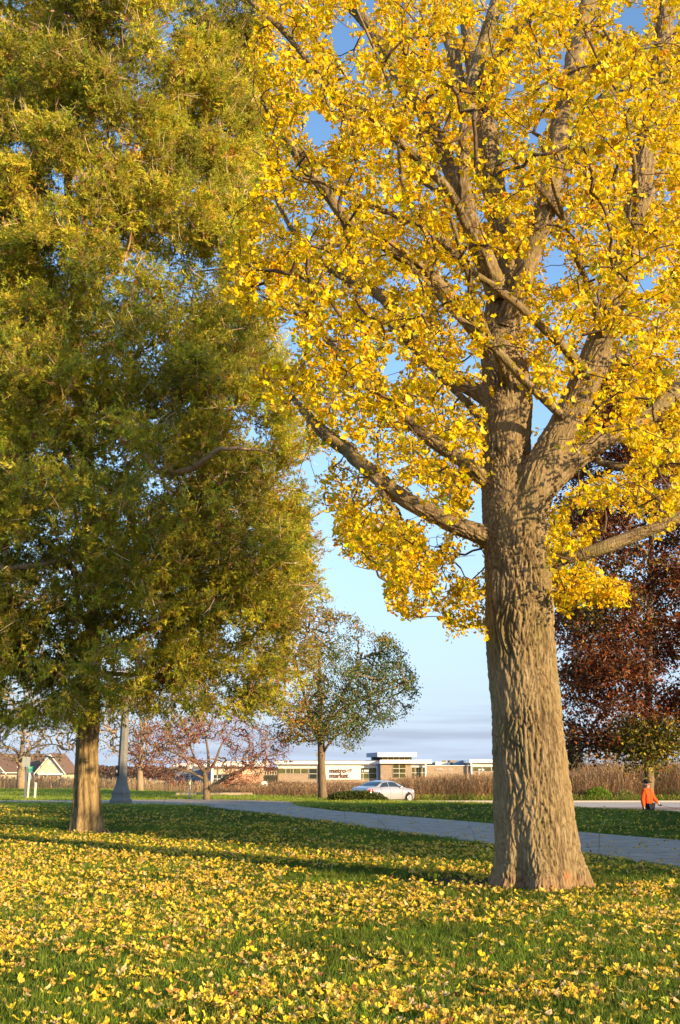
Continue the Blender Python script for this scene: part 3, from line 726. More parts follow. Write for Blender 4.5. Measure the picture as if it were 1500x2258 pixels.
mcb = mat('cedar_bark', tint=True, rough=.95, noise=.45, nscale=9, nstretch=(4,4,.5), bump=.8, bscale=14, spec=.08)
q, r = spline(*climbs[0], .05); nn = 60
Vt, Ft = tube(q, r, nn); Vt = np.array(Vt); cc = np.repeat(q, nn, 0)
a = np.arctan2(Vt[:, 1] - cc[:, 1], Vt[:, 0] - cc[:, 0]); h = np.clip(1.5 - Vt[:, 2], 0, 1.5)
s = cc[:, 2]
cs, sn = np.cos(a), np.sin(a)
flute = noise3(np.stack([cs*1.6 + s*.12, sn*1.6, s*.28], 1)) * .19 + noise3(np.stack([cs*3.6, sn*3.6 + s*.15, s*.5], 1)) * .09
fine = np.abs(noise3(np.stack([cs*13, sn*13, s*1.3], 1)))
sc_ = 1 + flute * (1.0 + .7 * h) + .09 * fine - .03
sc_ = sc_ * (1 + .06 * np.clip(.5 - s, 0, .6) * (1 + np.cos(4 * a + 1)))
Vt = cc + (Vt - cc) * sc_[:, None]
g = np.clip(1 - fine * 6, 0, 1)[:, None]
C = np.array([.31, .225, .115]) * (1 - g * .8) + np.array([.10, .06, .03]) * g * .8
C = C * (.85 + .3 * np.random.default_rng(3).random((len(C), 1)))
mk('trunk', Vt, [list(f) for f in Ft], mcb, cd, C, smooth=True)
for P, R in climbs[1:]:
    q, r = spline(P, R, .12); q = q + np.random.default_rng(5).normal(size=q.shape) * .012
    V_, F_ = tube(q, r, 8); V_ = np.array(V_)
    C = np.array([.44, .29, .17]) * (.8 + .4 * np.random.default_rng(6).random((len(V_), 1)))
    mk('branch', V_, [list(f) for f in F_], mcb, cd, C, smooth=True)

CEDAR = [(-500,-250),(620,-250),(590,0),(600,60),(570,130),(585,200),(560,300),(600,330),(560,400),(560,440),(610,480),(590,560),(560,640),(590,720),(610,770),(660,800),(655,870),(640,930),(700,970),(705,1010),(720,1060),(780,1085),(735,1110),(700,1150),(710,1230),(780,1262),(760,1310),(700,1330),(680,1400),(675,1470),(690,1530),(620,1590),(560,1570),(480,1560),(400,1570),(330,1570),(270,1560),(215,1590),(150,1580),(60,1600),(-500,1590)]
CH = [(40,330,50,26),(290,330,40,20),(245,85,22,22),(130,400,40,14),(330,370,30,10),(80,1010,28,26),(235,990,34,22),(345,1075,42,22),(300,1130,22,16),(60,930,14,10),(215,1040,26,16),(500,720,24,10),(250,520,26,12),(200,700,22,10),(410,420,24,16),(240,1390,30,14),(100,1440,50,22),(270,1470,40,30),(60,1530,60,24),(380,1520,60,24),(330,1440,30,16),(130,1370,26,12),(470,1130,16,10),(660,1060,18,14),(420,560,14,14)]
rc = np.random.default_rng(21)
def cedar_r(z): return np.interp(z, [1.6, 2.4, 3.3, 5, 7, 9.5, 12, 15, 20], [3.4, 4.2, 4.8, 5.3, 5.4, 4.8, 4.4, 4.2, 4.1])
N0 = 70000; z = 1.7 + rc.random(N0) ** 1.15 * 22; th = rc.random(N0) * 2 * pi
rr = cedar_r(z) * (rc.random(N0) ** .30)
A = np.stack([CX + rr * np.cos(th), CY + rr * np.sin(th), z], 1)
lob = fbm(A * [.55, .55, .8] + 8, 2)
A[:, :2] = np.array([CX, CY]) + (A[:, :2] - [CX, CY]) * (1 + .28 * lob)[:, None]
px, py, f = proj(A)
ok = inpoly(px, py, CEDAR) & (px > -260)
for hx, hy, rx, ry in CH: ok &= ~(((px - hx) / rx) ** 2 + ((py - hy) / ry) ** 2 < 1)
# front and right side carry most of the foliage that can be seen; the back half is thinner
side = (A[:, 1] - CY) / 5.0
ok &= rc.random(N0) < np.where(side > .15, .22, 1.0)
ok &= fbm(A * [.85, .85, 1.15] + 31, 2) > -.03
ok &= (rc.random(N0) < np.where(py > 1490, .5, 1.0))
A = A[ok][:9800]; print('cedar anchors', ok.sum())
init = np.concatenate([spline(P, R, .25)[0] for P, R in climbs]); init = init[init[:, 2] > 1.9]
n_ = 420; A = np.concatenate([A, np.array([tuple(at(rc.uniform(40, 430), rc.uniform(820, 1540), CY - rc.uniform(.8, 4.2))) for _ in range(n_)])])
CS = np.concatenate([spline(climbs[k][0], climbs[k][1], .08)[0] for k in (3, 5)]); CSR = np.concatenate([spline(climbs[k][0], climbs[k][1], .08)[1] for k in (3, 5)])
A = A[~(before_limb(A, CS, CSR, 1.3) & (rc.random(len(A)) < .92))]
nodes, par, w, tips = grow(init, A, .22, rc, sag=.12)
V, F = twigs(nodes, par, w, .0042, .035, .42, 3)
C = tint(len(V) // 6, (.34, .21, .12), .25, rc); C = np.repeat(C, 6, 0)
mct = mat('cedar_twig', tint=True, rough=.9)
o = mk('twigs', V, F, mct, cd, C); o['kind'] = 'stuff'
# dead bare twigs, tan and brittle
def spray(nb, wid, spread, drp, seed):
    rr_ = np.random.default_rng(seed); V = []; F = []
    for b in range(nb):
        t = rr_.uniform(0, .85); o_ = np.array([0, t, -drp * t * t]); sgn = 1 if b % 2 else -1
        L = rr_.uniform(.22, .42) * (1.1 - t * .6); ang = rr_.uniform(.3, .95) * sgn
        d = np.array([sin(ang) * spread, cos(ang), rr_.uniform(-.5, .5)]); d /= np.linalg.norm(d)
        sd_ = np.cross(d, rr_.normal(size=3)); sd_ /= np.linalg.norm(sd_); n = len(V)
        V += [o_, o_ + d * L * .5 + sd_ * wid, o_ + d * L + [0, 0, -drp * .1], o_ + d * L * .5 - sd_ * wid]
        F.append((n, n+1, n+2, n+3))
        for e in (.3, .55, .8):
            o2 = o_ + d * L * e; d2 = d + rr_.normal(size=3) * .75; d2 /= np.linalg.norm(d2); l2 = L * .38
            s2 = np.cross(d2, rr_.normal(size=3)); s2 /= np.linalg.norm(s2); n = len(V)
            V += [o2, o2 + d2 * l2 * .45 + s2 * wid * .8, o2 + d2 * l2]; F.append((n, n+1, n+2))
    Q = np.array([f for f in F if len(f) == 4]); T = np.array([f for f in F if len(f) == 3])
    return np.array(V), [Q, T]
SPR = [spray(11, .048, 1.0, .2, 100 + i) for i in range(10)]
K = 14
tp = nodes[tips]; tpa = nodes[par[tips]]; base = np.repeat(tp, K, 0); od = unit(np.repeat(tp - tpa, K, 0))
out_ = unit(base - np.array([CX, CY, 0]) - np.stack([0*base[:,0], 0*base[:,0], base[:, 2]], 1))
pos = base + rc.normal(size=base.shape) * .11; kp = ~before_limb(pos, CS, CSR, 1.0); pos, base, od, out_ = pos[kp], base[kp], od[kp], out_[kp]
D = unit(od * .6 + out_ * .5 + rc.normal(size=base.shape) * .6 + [0, 0, .10]); low = pos[:, 2] < 3.6
D[low] = unit(D[low] + [0, 0, -.7])
M = basis(D, rc); s = rc.uniform(.20, .40, len(pos))
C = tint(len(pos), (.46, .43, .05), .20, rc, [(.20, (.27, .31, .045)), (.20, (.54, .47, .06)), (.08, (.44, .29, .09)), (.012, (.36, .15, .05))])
# neighbouring sprays share a hue
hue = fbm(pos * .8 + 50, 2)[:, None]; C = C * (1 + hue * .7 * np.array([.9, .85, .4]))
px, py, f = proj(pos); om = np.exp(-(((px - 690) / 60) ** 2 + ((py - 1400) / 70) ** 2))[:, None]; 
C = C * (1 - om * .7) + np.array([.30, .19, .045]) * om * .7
mcf = mat('cedar_foliage', tint='inst', rough=.75, spec=.08, trans=.42, tgain=1.15)
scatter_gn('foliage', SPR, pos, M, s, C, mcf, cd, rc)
# dry tan twigs poking out of the foliage
n = 13000; i = rc.integers(0, len(tips), n); p0 = nodes[tips][i] + rc.normal(size=(n, 3)) * .12; p0 = p0 + unit((p0 - [CX, CY, 0]) * [1, 1, 0]) * .22; D = unit(rc.normal(size=(n, 3)) + (p0 - [CX, CY, 9]) * .1)
def stick():
    V = [(-.011,0,0),(.011,0,0),(0,0,.015),(.06,.5,.04),(.075,.5,.04),(.02,1,.1),(.18,.85,-.05)]
    return np.array(V, float), [np.array([(0,1,4),(0,4,3),(1,2,4),(3,4,5),(3,4,6)])]
V, F, CC = scatter([stick()], p0, basis(D, rc), rc.uniform(.2, .65, n), tint(n, (.62, .45, .28), .25, rc), rc)
o = mk('dry_twigs', V, F, mct, cd, CC); o['kind'] = 'stuff'
print('cedar', len(A), len(pos), len(nodes))
# ------------------------------------------------------------------ grass blades and fallen leaves
rgs = np.random.default_rng(31)
def on_path(x, y): return inpoly(x, y, PATH_POLY)
def wedge(n, d0, d1, pw):
    """random ground points ahead of the camera between distances d0 and d1"""
    u = rgs.random(n)
    if pw == 1: d = d0 * (d1 / d0) ** u
    else: e = 1 - pw; d = (d0 ** e + (d1 ** e - d0 ** e) * u) ** (1 / e)
    x = (rgs.random(n) * 2 - 1) * (.40 * d + .5); return x, d
def tuft(seed, nb=9):
    rr_ = np.random.default_rng(seed); V = []; F = []
    for b in range(nb):
        a = rr_.random() * 2 * pi; o_ = rr_.normal(size=2) * .42; w_ = rr_.uniform(.035, .06); h = rr_.uniform(.6, 1.25); l = rr_.normal(size=2) * .38; n = len(V); e = np.array([cos(a), sin(a)]) * w_
        V += [(*(o_ + e), -.05), (*(o_ - e), -.05), (*(o_ + l * .45 - e * .8), h * .6), (*(o_ + l * .45 + e * .8), h * .6), (*(o_ + l), h)]
        F += [(n, n+1, n+2), (n, n+2, n+3), (n+3, n+2, n+4)]
    return np.array(V, float), [np.array(F)]
TF = [tuft(300 + i) for i in range(8)]
mgr = mat('grass_blade', tint='inst', rough=.6, spec=.25, trans=.35, tgain=1.1)
def upright(n): a = rgs.random(n) * 2 * pi; c_, s_, z_ = np.cos(a), np.sin(a), 0 * a; return np.stack([np.stack([c_, -s_, z_], 1), np.stack([s_, c_, z_], 1), np.stack([z_, z_, z_ + 1], 1)], 1)
def blades(name, x, y, hh, C, lab=None):
    n = len(x); h = hh * (.55 + .75 * rgs.random(n)) * (1 + .4 * fbm(np.stack([x * 4, y * 4, 0 * x], 1), 2)); w_ = (.045 + .0032 * y)
    o = scatter_gn(name, TF, np.stack([x, y, tz(x, y)], 1), upright(n), np.stack([w_, w_, h], 1), C, mgr, None, rgs); tag(o, label=lab); return o
n = 105000; x, y = wedge(n, 4.4, 42, 1.15)
ok = ~on_path(x, y) & (rgs.random(n) > sstep(.25, .6, soil_mask(x, y)) * .93) & (np.hypot(x - TRUNK_XY[0], y - TRUNK_XY[1] - .1) > .5)
x, y = x[ok], y[ok]
ra = np.concatenate([rgs.uniform(-2.6, 1.6, 900)]); rr0 = .50 + .30 * rgs.random(900) ** 1.5; x = np.concatenate([x, TRUNK_XY[0] + rr0 * np.cos(ra)]); y = np.concatenate([y, TRUNK_XY[1] + .12 + rr0 * np.sin(ra)]); n = len(x)
C = tint(n, (.14, .205, .016), .22, rgs, [(.25, (.18, .235, .024)), (.06, (.30, .26, .07)), (.25, (.07, .13, .016))])
C = C * (1 + .4 * fbm(np.stack([x * .7, y * .7, 0 * x + 4], 1), 2)[:, None])
blades('lawn_grass', x, y, .065, C, 'short green lawn grass in front')
n = 60000; x, y = wedge(n, 40, 98, 1.0); r_ = x / y
ok = ~on_path(x, y) & (((r_ < -.13) & (y < 97)) | ((y < 33 + (11 - x) * 1.45) )); x, y = x[ok], y[ok]; n = len(x)
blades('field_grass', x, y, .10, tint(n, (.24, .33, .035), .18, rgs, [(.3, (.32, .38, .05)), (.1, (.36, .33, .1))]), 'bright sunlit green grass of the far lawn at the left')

def fallen(seed):
    """a dry ginkgo fan, curled and folded"""
    rr_ = np.random.default_rng(seed); n = 9; a = np.linspace(-1.15, 1.15, n) * rr_.uniform(.75, 1.05); V = [(0, 0, 0)]
    cup = rr_.uniform(-.5, .9); fold = rr_.uniform(.1, .9); ph = rr_.random() * 6
    for i, t in enumerate(a):
        r = .62; V.append((sin(t) * r, cos(t) * r, fold * abs(sin(t)) * r * .6 + .10 * sin(ph + i * 2.1)))
    for i, t in enumerate(a):
        r = 1 - (.2 if i == 4 else 0) + .07 * sin(ph + i * 1.7); V.append((sin(t) * r * (1 - .12 * cup), cos(t) * r, fold * abs(sin(t)) * .6 + cup * .28 + .14 * sin(ph * 2 + i * 2.4)))
    V += [(-.03, -.7, .12), (.03, -.7, .12)]; m = len(V)
    Q = np.array([(1 + i, 2 + i, 1 + n + i + 1, 1 + n + i) for i in range(n - 1)]); T = np.array([(0, i + 2, i + 1) for i in range(n - 1)] + [(0, m - 2, m - 1)])
    return np.array(V, float), [Q, T]
FL = [fallen(60 + i) for i in range(10)]
n = 90000; x, y = wedge(n, 4.6, 46, 1.0)
wgt = .55 + 1.1 * fbm(np.stack([x * .55, y * .55, 0 * x + 7], 1), 3) + .5 * sstep(2, -4, x) * sstep(7, 11, y) * (1 - sstep(18, 26, y))
near_t = np.exp(-((x - TRUNK_XY[0]) ** 2 + (y - TRUNK_XY[1]) ** 2) / 120); wgt = wgt * (.5 + .75 * near_t)
clump = sstep(-.15, .3, fbm(np.stack([x * 3.2, y * 3.2, 0 * x + 2], 1), 2)); wgt = wgt * (.35 + 1.1 * clump)
wgt = wgt * np.where(on_path(x, y), .26, 1) * (1 - .6 * sstep(.3, .6, soil_mask(x, y)))
wgt = wgt * np.clip(.28 + y / 19, 0, 1.25) * (1 - .35 * sstep(0, 4, x))
ok = (rgs.random(n) < wgt) & (y < 33 + (11 - x) * 1.45) & (np.hypot(x - TRUNK_XY[0], y - TRUNK_XY[1] - .15) > .58) & (np.hypot(x - CX, y - CY) > .4)
x, y = x[ok], y[ok]; n = len(x); onp = on_path(x, y); z = tz(x, y) + np.where(onp, .03, .042 + .028 * rgs.random(n))
pos = np.stack([x, y, z], 1)
flat = np.where(onp, .12, 1.0)
Nrm = unit(rgs.normal(size=(n, 3)) * .42 * flat[:, None] + [0, 0, 1]); D = unit(np.cross(Nrm, rgs.normal(size=(n, 3))))
M = basis(D, rgs, Nrm); s = rgs.uniform(.025, .045, n) * (1 + .008 * y)
C = tint(n, (.82, .56, .10), .13, rgs, [(.22, (.82, .57, .05)), (.14, (.82, .64, .04)), (.10, (.74, .55, .26)), (.07, (.55, .30, .08)), (.02, (.50, .55, .06)), (.02, (.25, .10, .04))])
mfl = mat('fallen_leaf', tint=True, rough=.6, spec=.2, trans=.28, noise=.12, nscale=3)
px, py, f = proj(pos); infr = (px > 8) & (px < 1492) & (py < 2245) & (py > 0)
near = np.argsort(np.where(infr, f / s, 1e9))[:300]; far = np.setdiff1d(np.arange(n), near)
mfli = mat('fallen_leaf_mass', tint='inst', rough=.6, spec=.2, trans=.28, noise=.12, nscale=3)
o = scatter_gn('leaf_litter', FL, pos[far], M[far], s[far], C[far], mfli, None, rgs); tag(o, kind='stuff', label='carpet of fallen yellow ginkgo leaves over the lawn')
fm = []
for k in range(30):
    v, f_ = FL[k % 10]; c = C[near[k]]; m_ = mesh_from('fallen_leaf', v, f_, np.tile(c, (len(v), 1))); m_.materials.append(mfl); fm.append((m_, c))
for q, i in enumerate(near):
    me_, c = fm[q % 30]; o = put('fallen_leaf', me_, pos[i], M[i], s[i])
    hue = 'bright yellow' if c[2] < .12 and c[1] > .42 else 'orange tinged' if c[1] < .4 else 'pale tan yellow'
    tag(o, '%s curled ginkgo leaf lying on the grass in the foreground' % hue, 'leaf', 'fallen ginkgo leaves nearest the camera')
print('fallen', n)
# ------------------------------------------------------------------ the other trees
rt_ = np.random.default_rng(77)
def leafquad(k=0):
    V = np.array([(0,0,0),(.38,.45,.12),(0,1,-.05),(-.38,.45,.10)], float); return V, [np.array([(0,1,2,3)])]
def leafstar():
    V = np.array([(0,0,0),(.5,.25,.1),(.22,.5,0),(.35,.95,-.1),(0,.75,.05),(-.35,.95,.1),(-.22,.5,0),(-.5,.25,-.1)], float)
    return V, [np.array([(0,1,2,6),(6,2,4,4)])[:1], np.array([(0,2,6),(0,1,2),(0,6,7),(2,3,4),(4,5,6),(2,4,6)])]
LQ = [leafquad()]; LS = [leafstar()]
def leaftri():
    return np.array([(-.3,0,0),(.3,0,0),(0,1,.1)], float), [np.array([(0,1,2)])]
mgrey = mat('tree_bark', (.20,.15,.10), .95, noise=.3, nscale=14, nstretch=(1,1,.3), bump=.7, bscale=25, spec=.1)
mfolm = mat('tree_foliage_mesh', tint=True, rough=.65, spec=.15, trans=.35)
mfol = mat('tree_foliage', tint='inst', rough=.65, spec=.15, trans=.35)
def seg(pts, Y):
    P = []; R = []
    for px, py, w, dy in pts:
        p = at(px, py, Y + dy); P.append(p); R.append(w / 2 / FPX * proj(np.array([tuple(p)]))[2][0])
    return P, R
def tree(name, label, cat, group, px, py, Y, limbs, anchors, gseg, rt, rmax, ex, leaf, barkm=None, ns=3, sag=.1, tubes=True):
    """limbs: photo px skeleton at distance Y; leaf = (protos, K, spread, s0, s1, base, var, alts, droop) or None"""
    b = at(px, py, Y); gz = tz1(b.x, Y); t = thing(name, label, cat, (b.x, Y, gz), group); barkm = barkm or mgrey
    sk = [seg(l, Y) for l in limbs]; mb = None
    for k, (P, R) in enumerate(sk):
        q, r = spline(P, R, .35)
        if k == 0: q[0][2] = gz - .15
        V_, F_ = tube(q, r, 12 if k == 0 else 8); V_ = np.array(V_)
        cc = np.repeat(q, 12 if k == 0 else 8, 0); V_ = cc + (V_ - cc) * (1 + .16 * noise3(V_ * 6))[:, None]
        mk('trunk' if k == 0 else 'branch', V_, [list(f) for f in F_], barkm, t, smooth=True)
    init = np.concatenate([spline(P, R, .3)[0] for P, R in sk]); lo = np.percentile(anchors[:, 2], 1) - .4
    init = init[init[:, 2] > lo] if (init[:, 2] > lo).any() else init[-3:]
    nodes, par, w, tips = grow(init, anchors, gseg, rt_, sag=sag)
    V, F = twigs(nodes, par, w, rt, rmax, ex, ns); o = mk('twigs', V, F, barkm, t); o['kind'] = 'stuff'
    if leaf:
        protos, K, spr, s0, s1, base, var, alts, droop = leaf
        tp = np.repeat(nodes[tips], K, 0); tpa = np.repeat(nodes[par[tips]], K, 0)
        pos = tp + (tpa - tp) * rt_.random((len(tp), 1)) * 1.5 + rt_.normal(size=tp.shape) * spr
        D = unit(rt_.normal(size=tp.shape) + [0, 0, -droop]); M = basis(D, rt_); s = rt_.uniform(s0, s1, len(tp))
        C = tint(len(tp), base, var, rt_, alts) if not callable(base) else base(pos, rt_)
        scatter_gn('foliage', protos, pos, M, s, C, mfol, t, rt_)
    return t
def ell(n, c, r, rng, shell=.5, zmin=-9):
    v = unit(rng.normal(size=(n, 3))) * (rng.random((n, 1)) ** shell); P = np.array(c) + v * np.array(r); return P[P[:, 2] > zmin]

# dark red-brown oak on the right
OY = 46.; oc = at(1429, 1700, OY); gz = tz1(oc.x, OY)
n = 30000; z = gz + 3.0 + rt_.random(n) * 18.5; R_ = np.interp(z, [2.6, 4, 7, 12, 18, 22], [3.8, 4.6, 4.9, 4.6, 3.4, 1.2]); th = rt_.random(n) * 2 * pi; rr = R_ * rt_.random(n) ** .45
A = np.stack([oc.x + .2 + rr * np.cos(th), OY + rr * np.sin(th), z - .10 * rr], 1)
lay = noise3(np.stack([A[:, 0]*.35, A[:, 1]*.35, A[:, 2]*1.25], 1)); A = A[lay > -.06]
px, py, f = proj(A); A = A[(px < 1640) & (px > 1215 + 20 * np.sin(py * .03)) & (py < 1655)]; A = A[:5600]; LOWO = [tuple(at(rt_.normal(1425, 34), rt_.normal(1645, 22), OY + rt_.uniform(-2.2, 1.5))) for _ in range(190)]; A = np.concatenate([A, np.array(LOWO)])
def oakcol(pos, rng):
    C = tint(len(pos), (.17, .055, .024), .28, rng, [(.3, (.23, .072, .025)), (.2, (.32, .115, .03)), (.12, (.07, .03, .02))])
    g = np.clip(fbm(pos * .5 + 2, 2) * 2.2 - .15, 0, 1) * sstep(6, 9, pos[:, 2]) * (1 - sstep(9.5, 12, pos[:, 2])); low = (1 - sstep(3.0, 3.9, pos[:, 2])) * (1 - sstep(1.6, 2.6, np.abs(pos[:, 0] - oc.x)))
    m = rng.random(len(pos)) < np.maximum(g * .6, low * .95); C[m] = tint(int(m.sum()), (.12, .14, .03), .25, rng, [(.35, (.42, .33, .04)), (.1, (.5, .28, .03))]); return C
tree('oak_tree', 'tall oak with dark red-brown leaves behind the walker in orange', 'tree', None, 1429, 1700, OY,
 [[(1432,1795,22,0),(1431,1700,20,0),(1428,1640,19,0),(1430,1560,17,0),(1432,1400,15,0),(1436,1200,12,0),(1440,1000,8,0),(1445,860,4,0)],
  [(1429,1610,8,0),(1360,1630,6,-1),(1275,1648,3,-1.6)], [(1430,1580,8,0),(1500,1550,6,-.6),(1560,1530,4,-1)], [(1430,1500,8,0),(1350,1490,5,-1),(1250,1480,3,-1.5)],
  [(1432,1420,8,0),(1380,1380,6,1),(1250,1350,3,1.5)], [(1434,1300,7,0),(1500,1240,5,-1),(1560,1200,3,-1)], [(1436,1180,6,0),(1350,1140,4,-.5),(1280,1100,2,-1)]],
 A, .5, .012, .07, .5, (LS, 16, .26, .10, .17, oakcol, .2, (), .3))

# green pear tree by the path
PY = 50.; pc = at(712, 1757, PY); n = 9000
px_, py_ = rt_.uniform(580, 935, n), rt_.uniform(1325, 1665, n)
PEAR = [(712,1330),(740,1345),(760,1350),(790,1362),(815,1395),(860,1400),(895,1440),(900,1470),(928,1505),(915,1545),(905,1575),(870,1590),(840,1598),(810,1620),(790,1655),(755,1650),(735,1632),(700,1640),(660,1640),(620,1640),(590,1620),(585,1560),(600,1480),(620,1400),(660,1350)]
k = inpoly(px_, py_, PEAR); px_, py_ = px_[k], py_[k]
dy = (rt_.random(len(px_)) * 2 - 1) * 3.4 * np.sqrt(np.clip(1 - ((px_ - 745) / 190) ** 2, .05, 1)) * np.sqrt(np.clip(1 - ((py_ - 1500) / 190) ** 2, .1, 1))
A = np.array([tuple(at(a, b, PY + c)) for a, b, c in zip(px_, py_, dy)]); A = A[fbm(A * .9, 2) > .07][:2200]
def pearcol(pos, rng):
    C = tint(len(pos), (.11, .17, .03), .25, rng, [(.2, (.14, .18, .03)), (.04, (.3, .2, .04))]); px, py, f = proj(pos)
    w_ = np.exp(-(((px - 640) / 60) ** 2)) * .75 + np.exp(-((py - 1365) / 50) ** 2) * .4; m = rng.random(len(pos)) < w_; C[m] = tint(int(m.sum()), (.48, .30, .04), .25, rng, [(.3, (.42, .2, .03))]); return C
tree('pear_tree', 'mid sized tree with olive green leaves and forked trunk left of the silver car', 'tree', None, 712, 1757, PY,
 [[(713,1760,24,0),(712,1740,19,0),(710,1700,17,0),(709,1660,16,0),(708,1620,14,0),(706,1570,12,.2),(704,1500,9,.3),(706,1420,5,.4)],
  [(708,1635,14,0),(697,1610,14,-.2),(684,1575,11,-.4),(668,1520,7,-.7),(650,1450,4,-.8)], [(712,1620,13,0),(722,1590,11,.2),(745,1550,9,.4),(775,1500,6,.6),(800,1440,3,.8)],
  [(712,1660,8,0),(722,1645,6,-.3),(745,1620,4,-.6),(775,1610,2,-.8)], [(713,1600,8,0),(760,1560,6,-.6),(820,1530,4,-1.2),(890,1510,2,-1.6)], [(690,1590,7,-.3),(650,1590,5,-.8),(610,1605,3,-1.2)]],
 A, .28, .0085, .05, .5, (LQ, 10, .13, .075, .125, pearcol, .2, (), .5))

# crab apple with red fruit
CYY = 49.; A = []
for _ in range(4200):
    px = rt_.uniform(285, 650); py = rt_.uniform(1570, 1735); e = ((px - 460) / 182) ** 2 + ((py - 1655) / 82) ** 2
    if e < 1 and not (py > 1690 and abs(px - 455) < 40) and e > .06: A.append(tuple(at(px, py, CYY + rt_.uniform(-3.2, 3.2) * math.sqrt(max(.05, 1 - e)))))
A = np.array(A)[:1500]
tree('crabapple_tree', 'low spreading crab apple with sparse red fruit beside the path', 'tree', None, 455, 1757, CYY,
 [[(456,1762,17,0),(455,1745,13,0),(454,1720,12,0),(450,1700,10,0),(438,1685,7,-.2),(405,1668,5,-.4),(360,1650,3,-.6)],
  [(458,1742,8,0),(478,1728,8,-.2),(510,1708,7,-.5),(545,1693,6,-.7),(570,1665,4,-.8),(600,1640,2,-.9)],
  [(453,1712,8,0),(460,1690,7,.2),(458,1650,5,.4),(448,1600,3,.6)], [(454,1706,8,0),(474,1680,6,.3),(490,1640,4,.5),(520,1600,2,.7)],
  [(450,1718,6,0),(420,1702,5,-.4),(380,1696,4,-.7),(330,1692,2,-1)], [(440,1690,6,-.2),(425,1660,4,.2),(415,1620,2,.4)]],
 A, .24, .0065, .04, .5, (LQ, 7, .10, .04, .08, (.34, .03, .035), .3, [(.22, (.28, .10, .03)), (.12, (.20, .15, .05)), (.12, (.40, .05, .03))], .6), sag=.16)

# bare trees on the left behind the lawn
mtan = mat('bare_bark', (.33,.24,.15), .95, noise=.3, nscale=6, nstretch=(1,1,.3), spec=.1)
for (name, lab, px, py, Y, r, hz, nA, wpx, leaf, ext) in [
   ('bare_tree', 'broad bare oak with thick tan limbs in front of the gabled house', 47, 1722, 92., 5.6, 6.2, 1100, 14, ((LQ, 2, .4, .12, .2, (.16,.14,.05), .3, (), .5)), 1),
   ('bare_tree', 'thinly leaved tree with a tan trunk just right of the lamp post', 309, 1728, 88., 5.4, 7.0, 1200, 11, ((LQ, 4, .35, .12, .2, (.10,.09,.035), .3, [(.25, (.25,.09,.04))], .5)), 0)]:
    c = at(px, py, Y); gz = tz1(c.x, Y); A = ell(nA, (c.x, Y, gz + hz), (r * 1.25, r, 4.6), rt_, .4, gz + 2.2)
    L_ = [[(px, py + 6, wpx * 1.5, 0), (px, py - 30, wpx, 0), (px + 2, py - 60, wpx * .8, 0), (px + 4, py - 110, wpx * .5, 0), (px, py - 150, wpx * .3, 0)]]
    for k in range(7):
        a = k * 2 * pi / 7 + .4; hh = 32 + 9 * (k % 4); j1, j2, j3 = [rt_.uniform(-14, 14) for _ in range(3)]; L_.append([(px, py - hh, wpx * .45, 0), (px + cos(a) * 28, py - hh - 20 + j1 * .4, wpx * .34, sin(a) * 1.4), (px + cos(a) * 58, py - hh - 24 + j1, wpx * .25, sin(a) * 2.6), (px + cos(a) * 85, py - hh - 30 + j2, wpx * .17, sin(a) * 3.6), (px + cos(a) * 122, py - hh - 26 + j3, wpx * .07, sin(a) * 4.6)])
    tree(name, lab, 'tree', None, px, py, Y, L_, A, .5, .016, .10, .5, leaf, mtan, sag=.22)
# bare tree and spruce far right
Y = 120.; c = at(1335, 1712, Y); gz = tz1(c.x, Y); A = ell(800, (c.x, Y, gz + 6.2), (4.6, 4, 4.6), rt_, .5, gz + 1.5)
tree('bare_tree', 'bare grey twiggy tree between the dark spruce and the oak', 'tree', None, 1335, 1712, Y,
 [[(1335,1735,7,0),(1334,1690,5,0),(1336,1650,3,0),(1335,1620,1.5,0)]], A, .5, .020, .12, .5, None, mtan, sag=.15)
Y = 125.; c = at(1268, 1712, Y); gz = tz1(c.x, Y); n = 1300; z = rt_.random(n) ** 1.3 * 8.4; th = rt_.random(n) * 2 * pi; rr = (2.3 - z * .25) * rt_.random(n) ** .4 * (.7 + .3 * np.sin(z * 7))
A = np.stack([c.x + rr * np.cos(th), Y + rr * np.sin(th), gz + 1.6 + z - rr * .25], 1)
tree('spruce_tree', 'dark narrow spruce showing just right of the ginkgo trunk', 'tree', None, 1268, 1712, Y,
 [[(1268,1740,7,0),(1268,1690,5,0),(1268,1640,3,0),(1268,1605,1,0)]], A, .6, .012, .05, .5, (LQ, 14, .16, .22, .40, (.030, .050, .025), .25, [(.15, (.07, .09, .03))], .3), sag=.05)

SHADE = [(16.5, -6.5, 7.8, 2.4), (19.8, -8, 9.2, 2.7), (23.4, -7.5, 12.6, 2.6), (27.2, -8.5, 11.5, 2.7), (30.6, -8, 10.0, 2.3), (34.2, -8.5, 5.2, 2.2)]
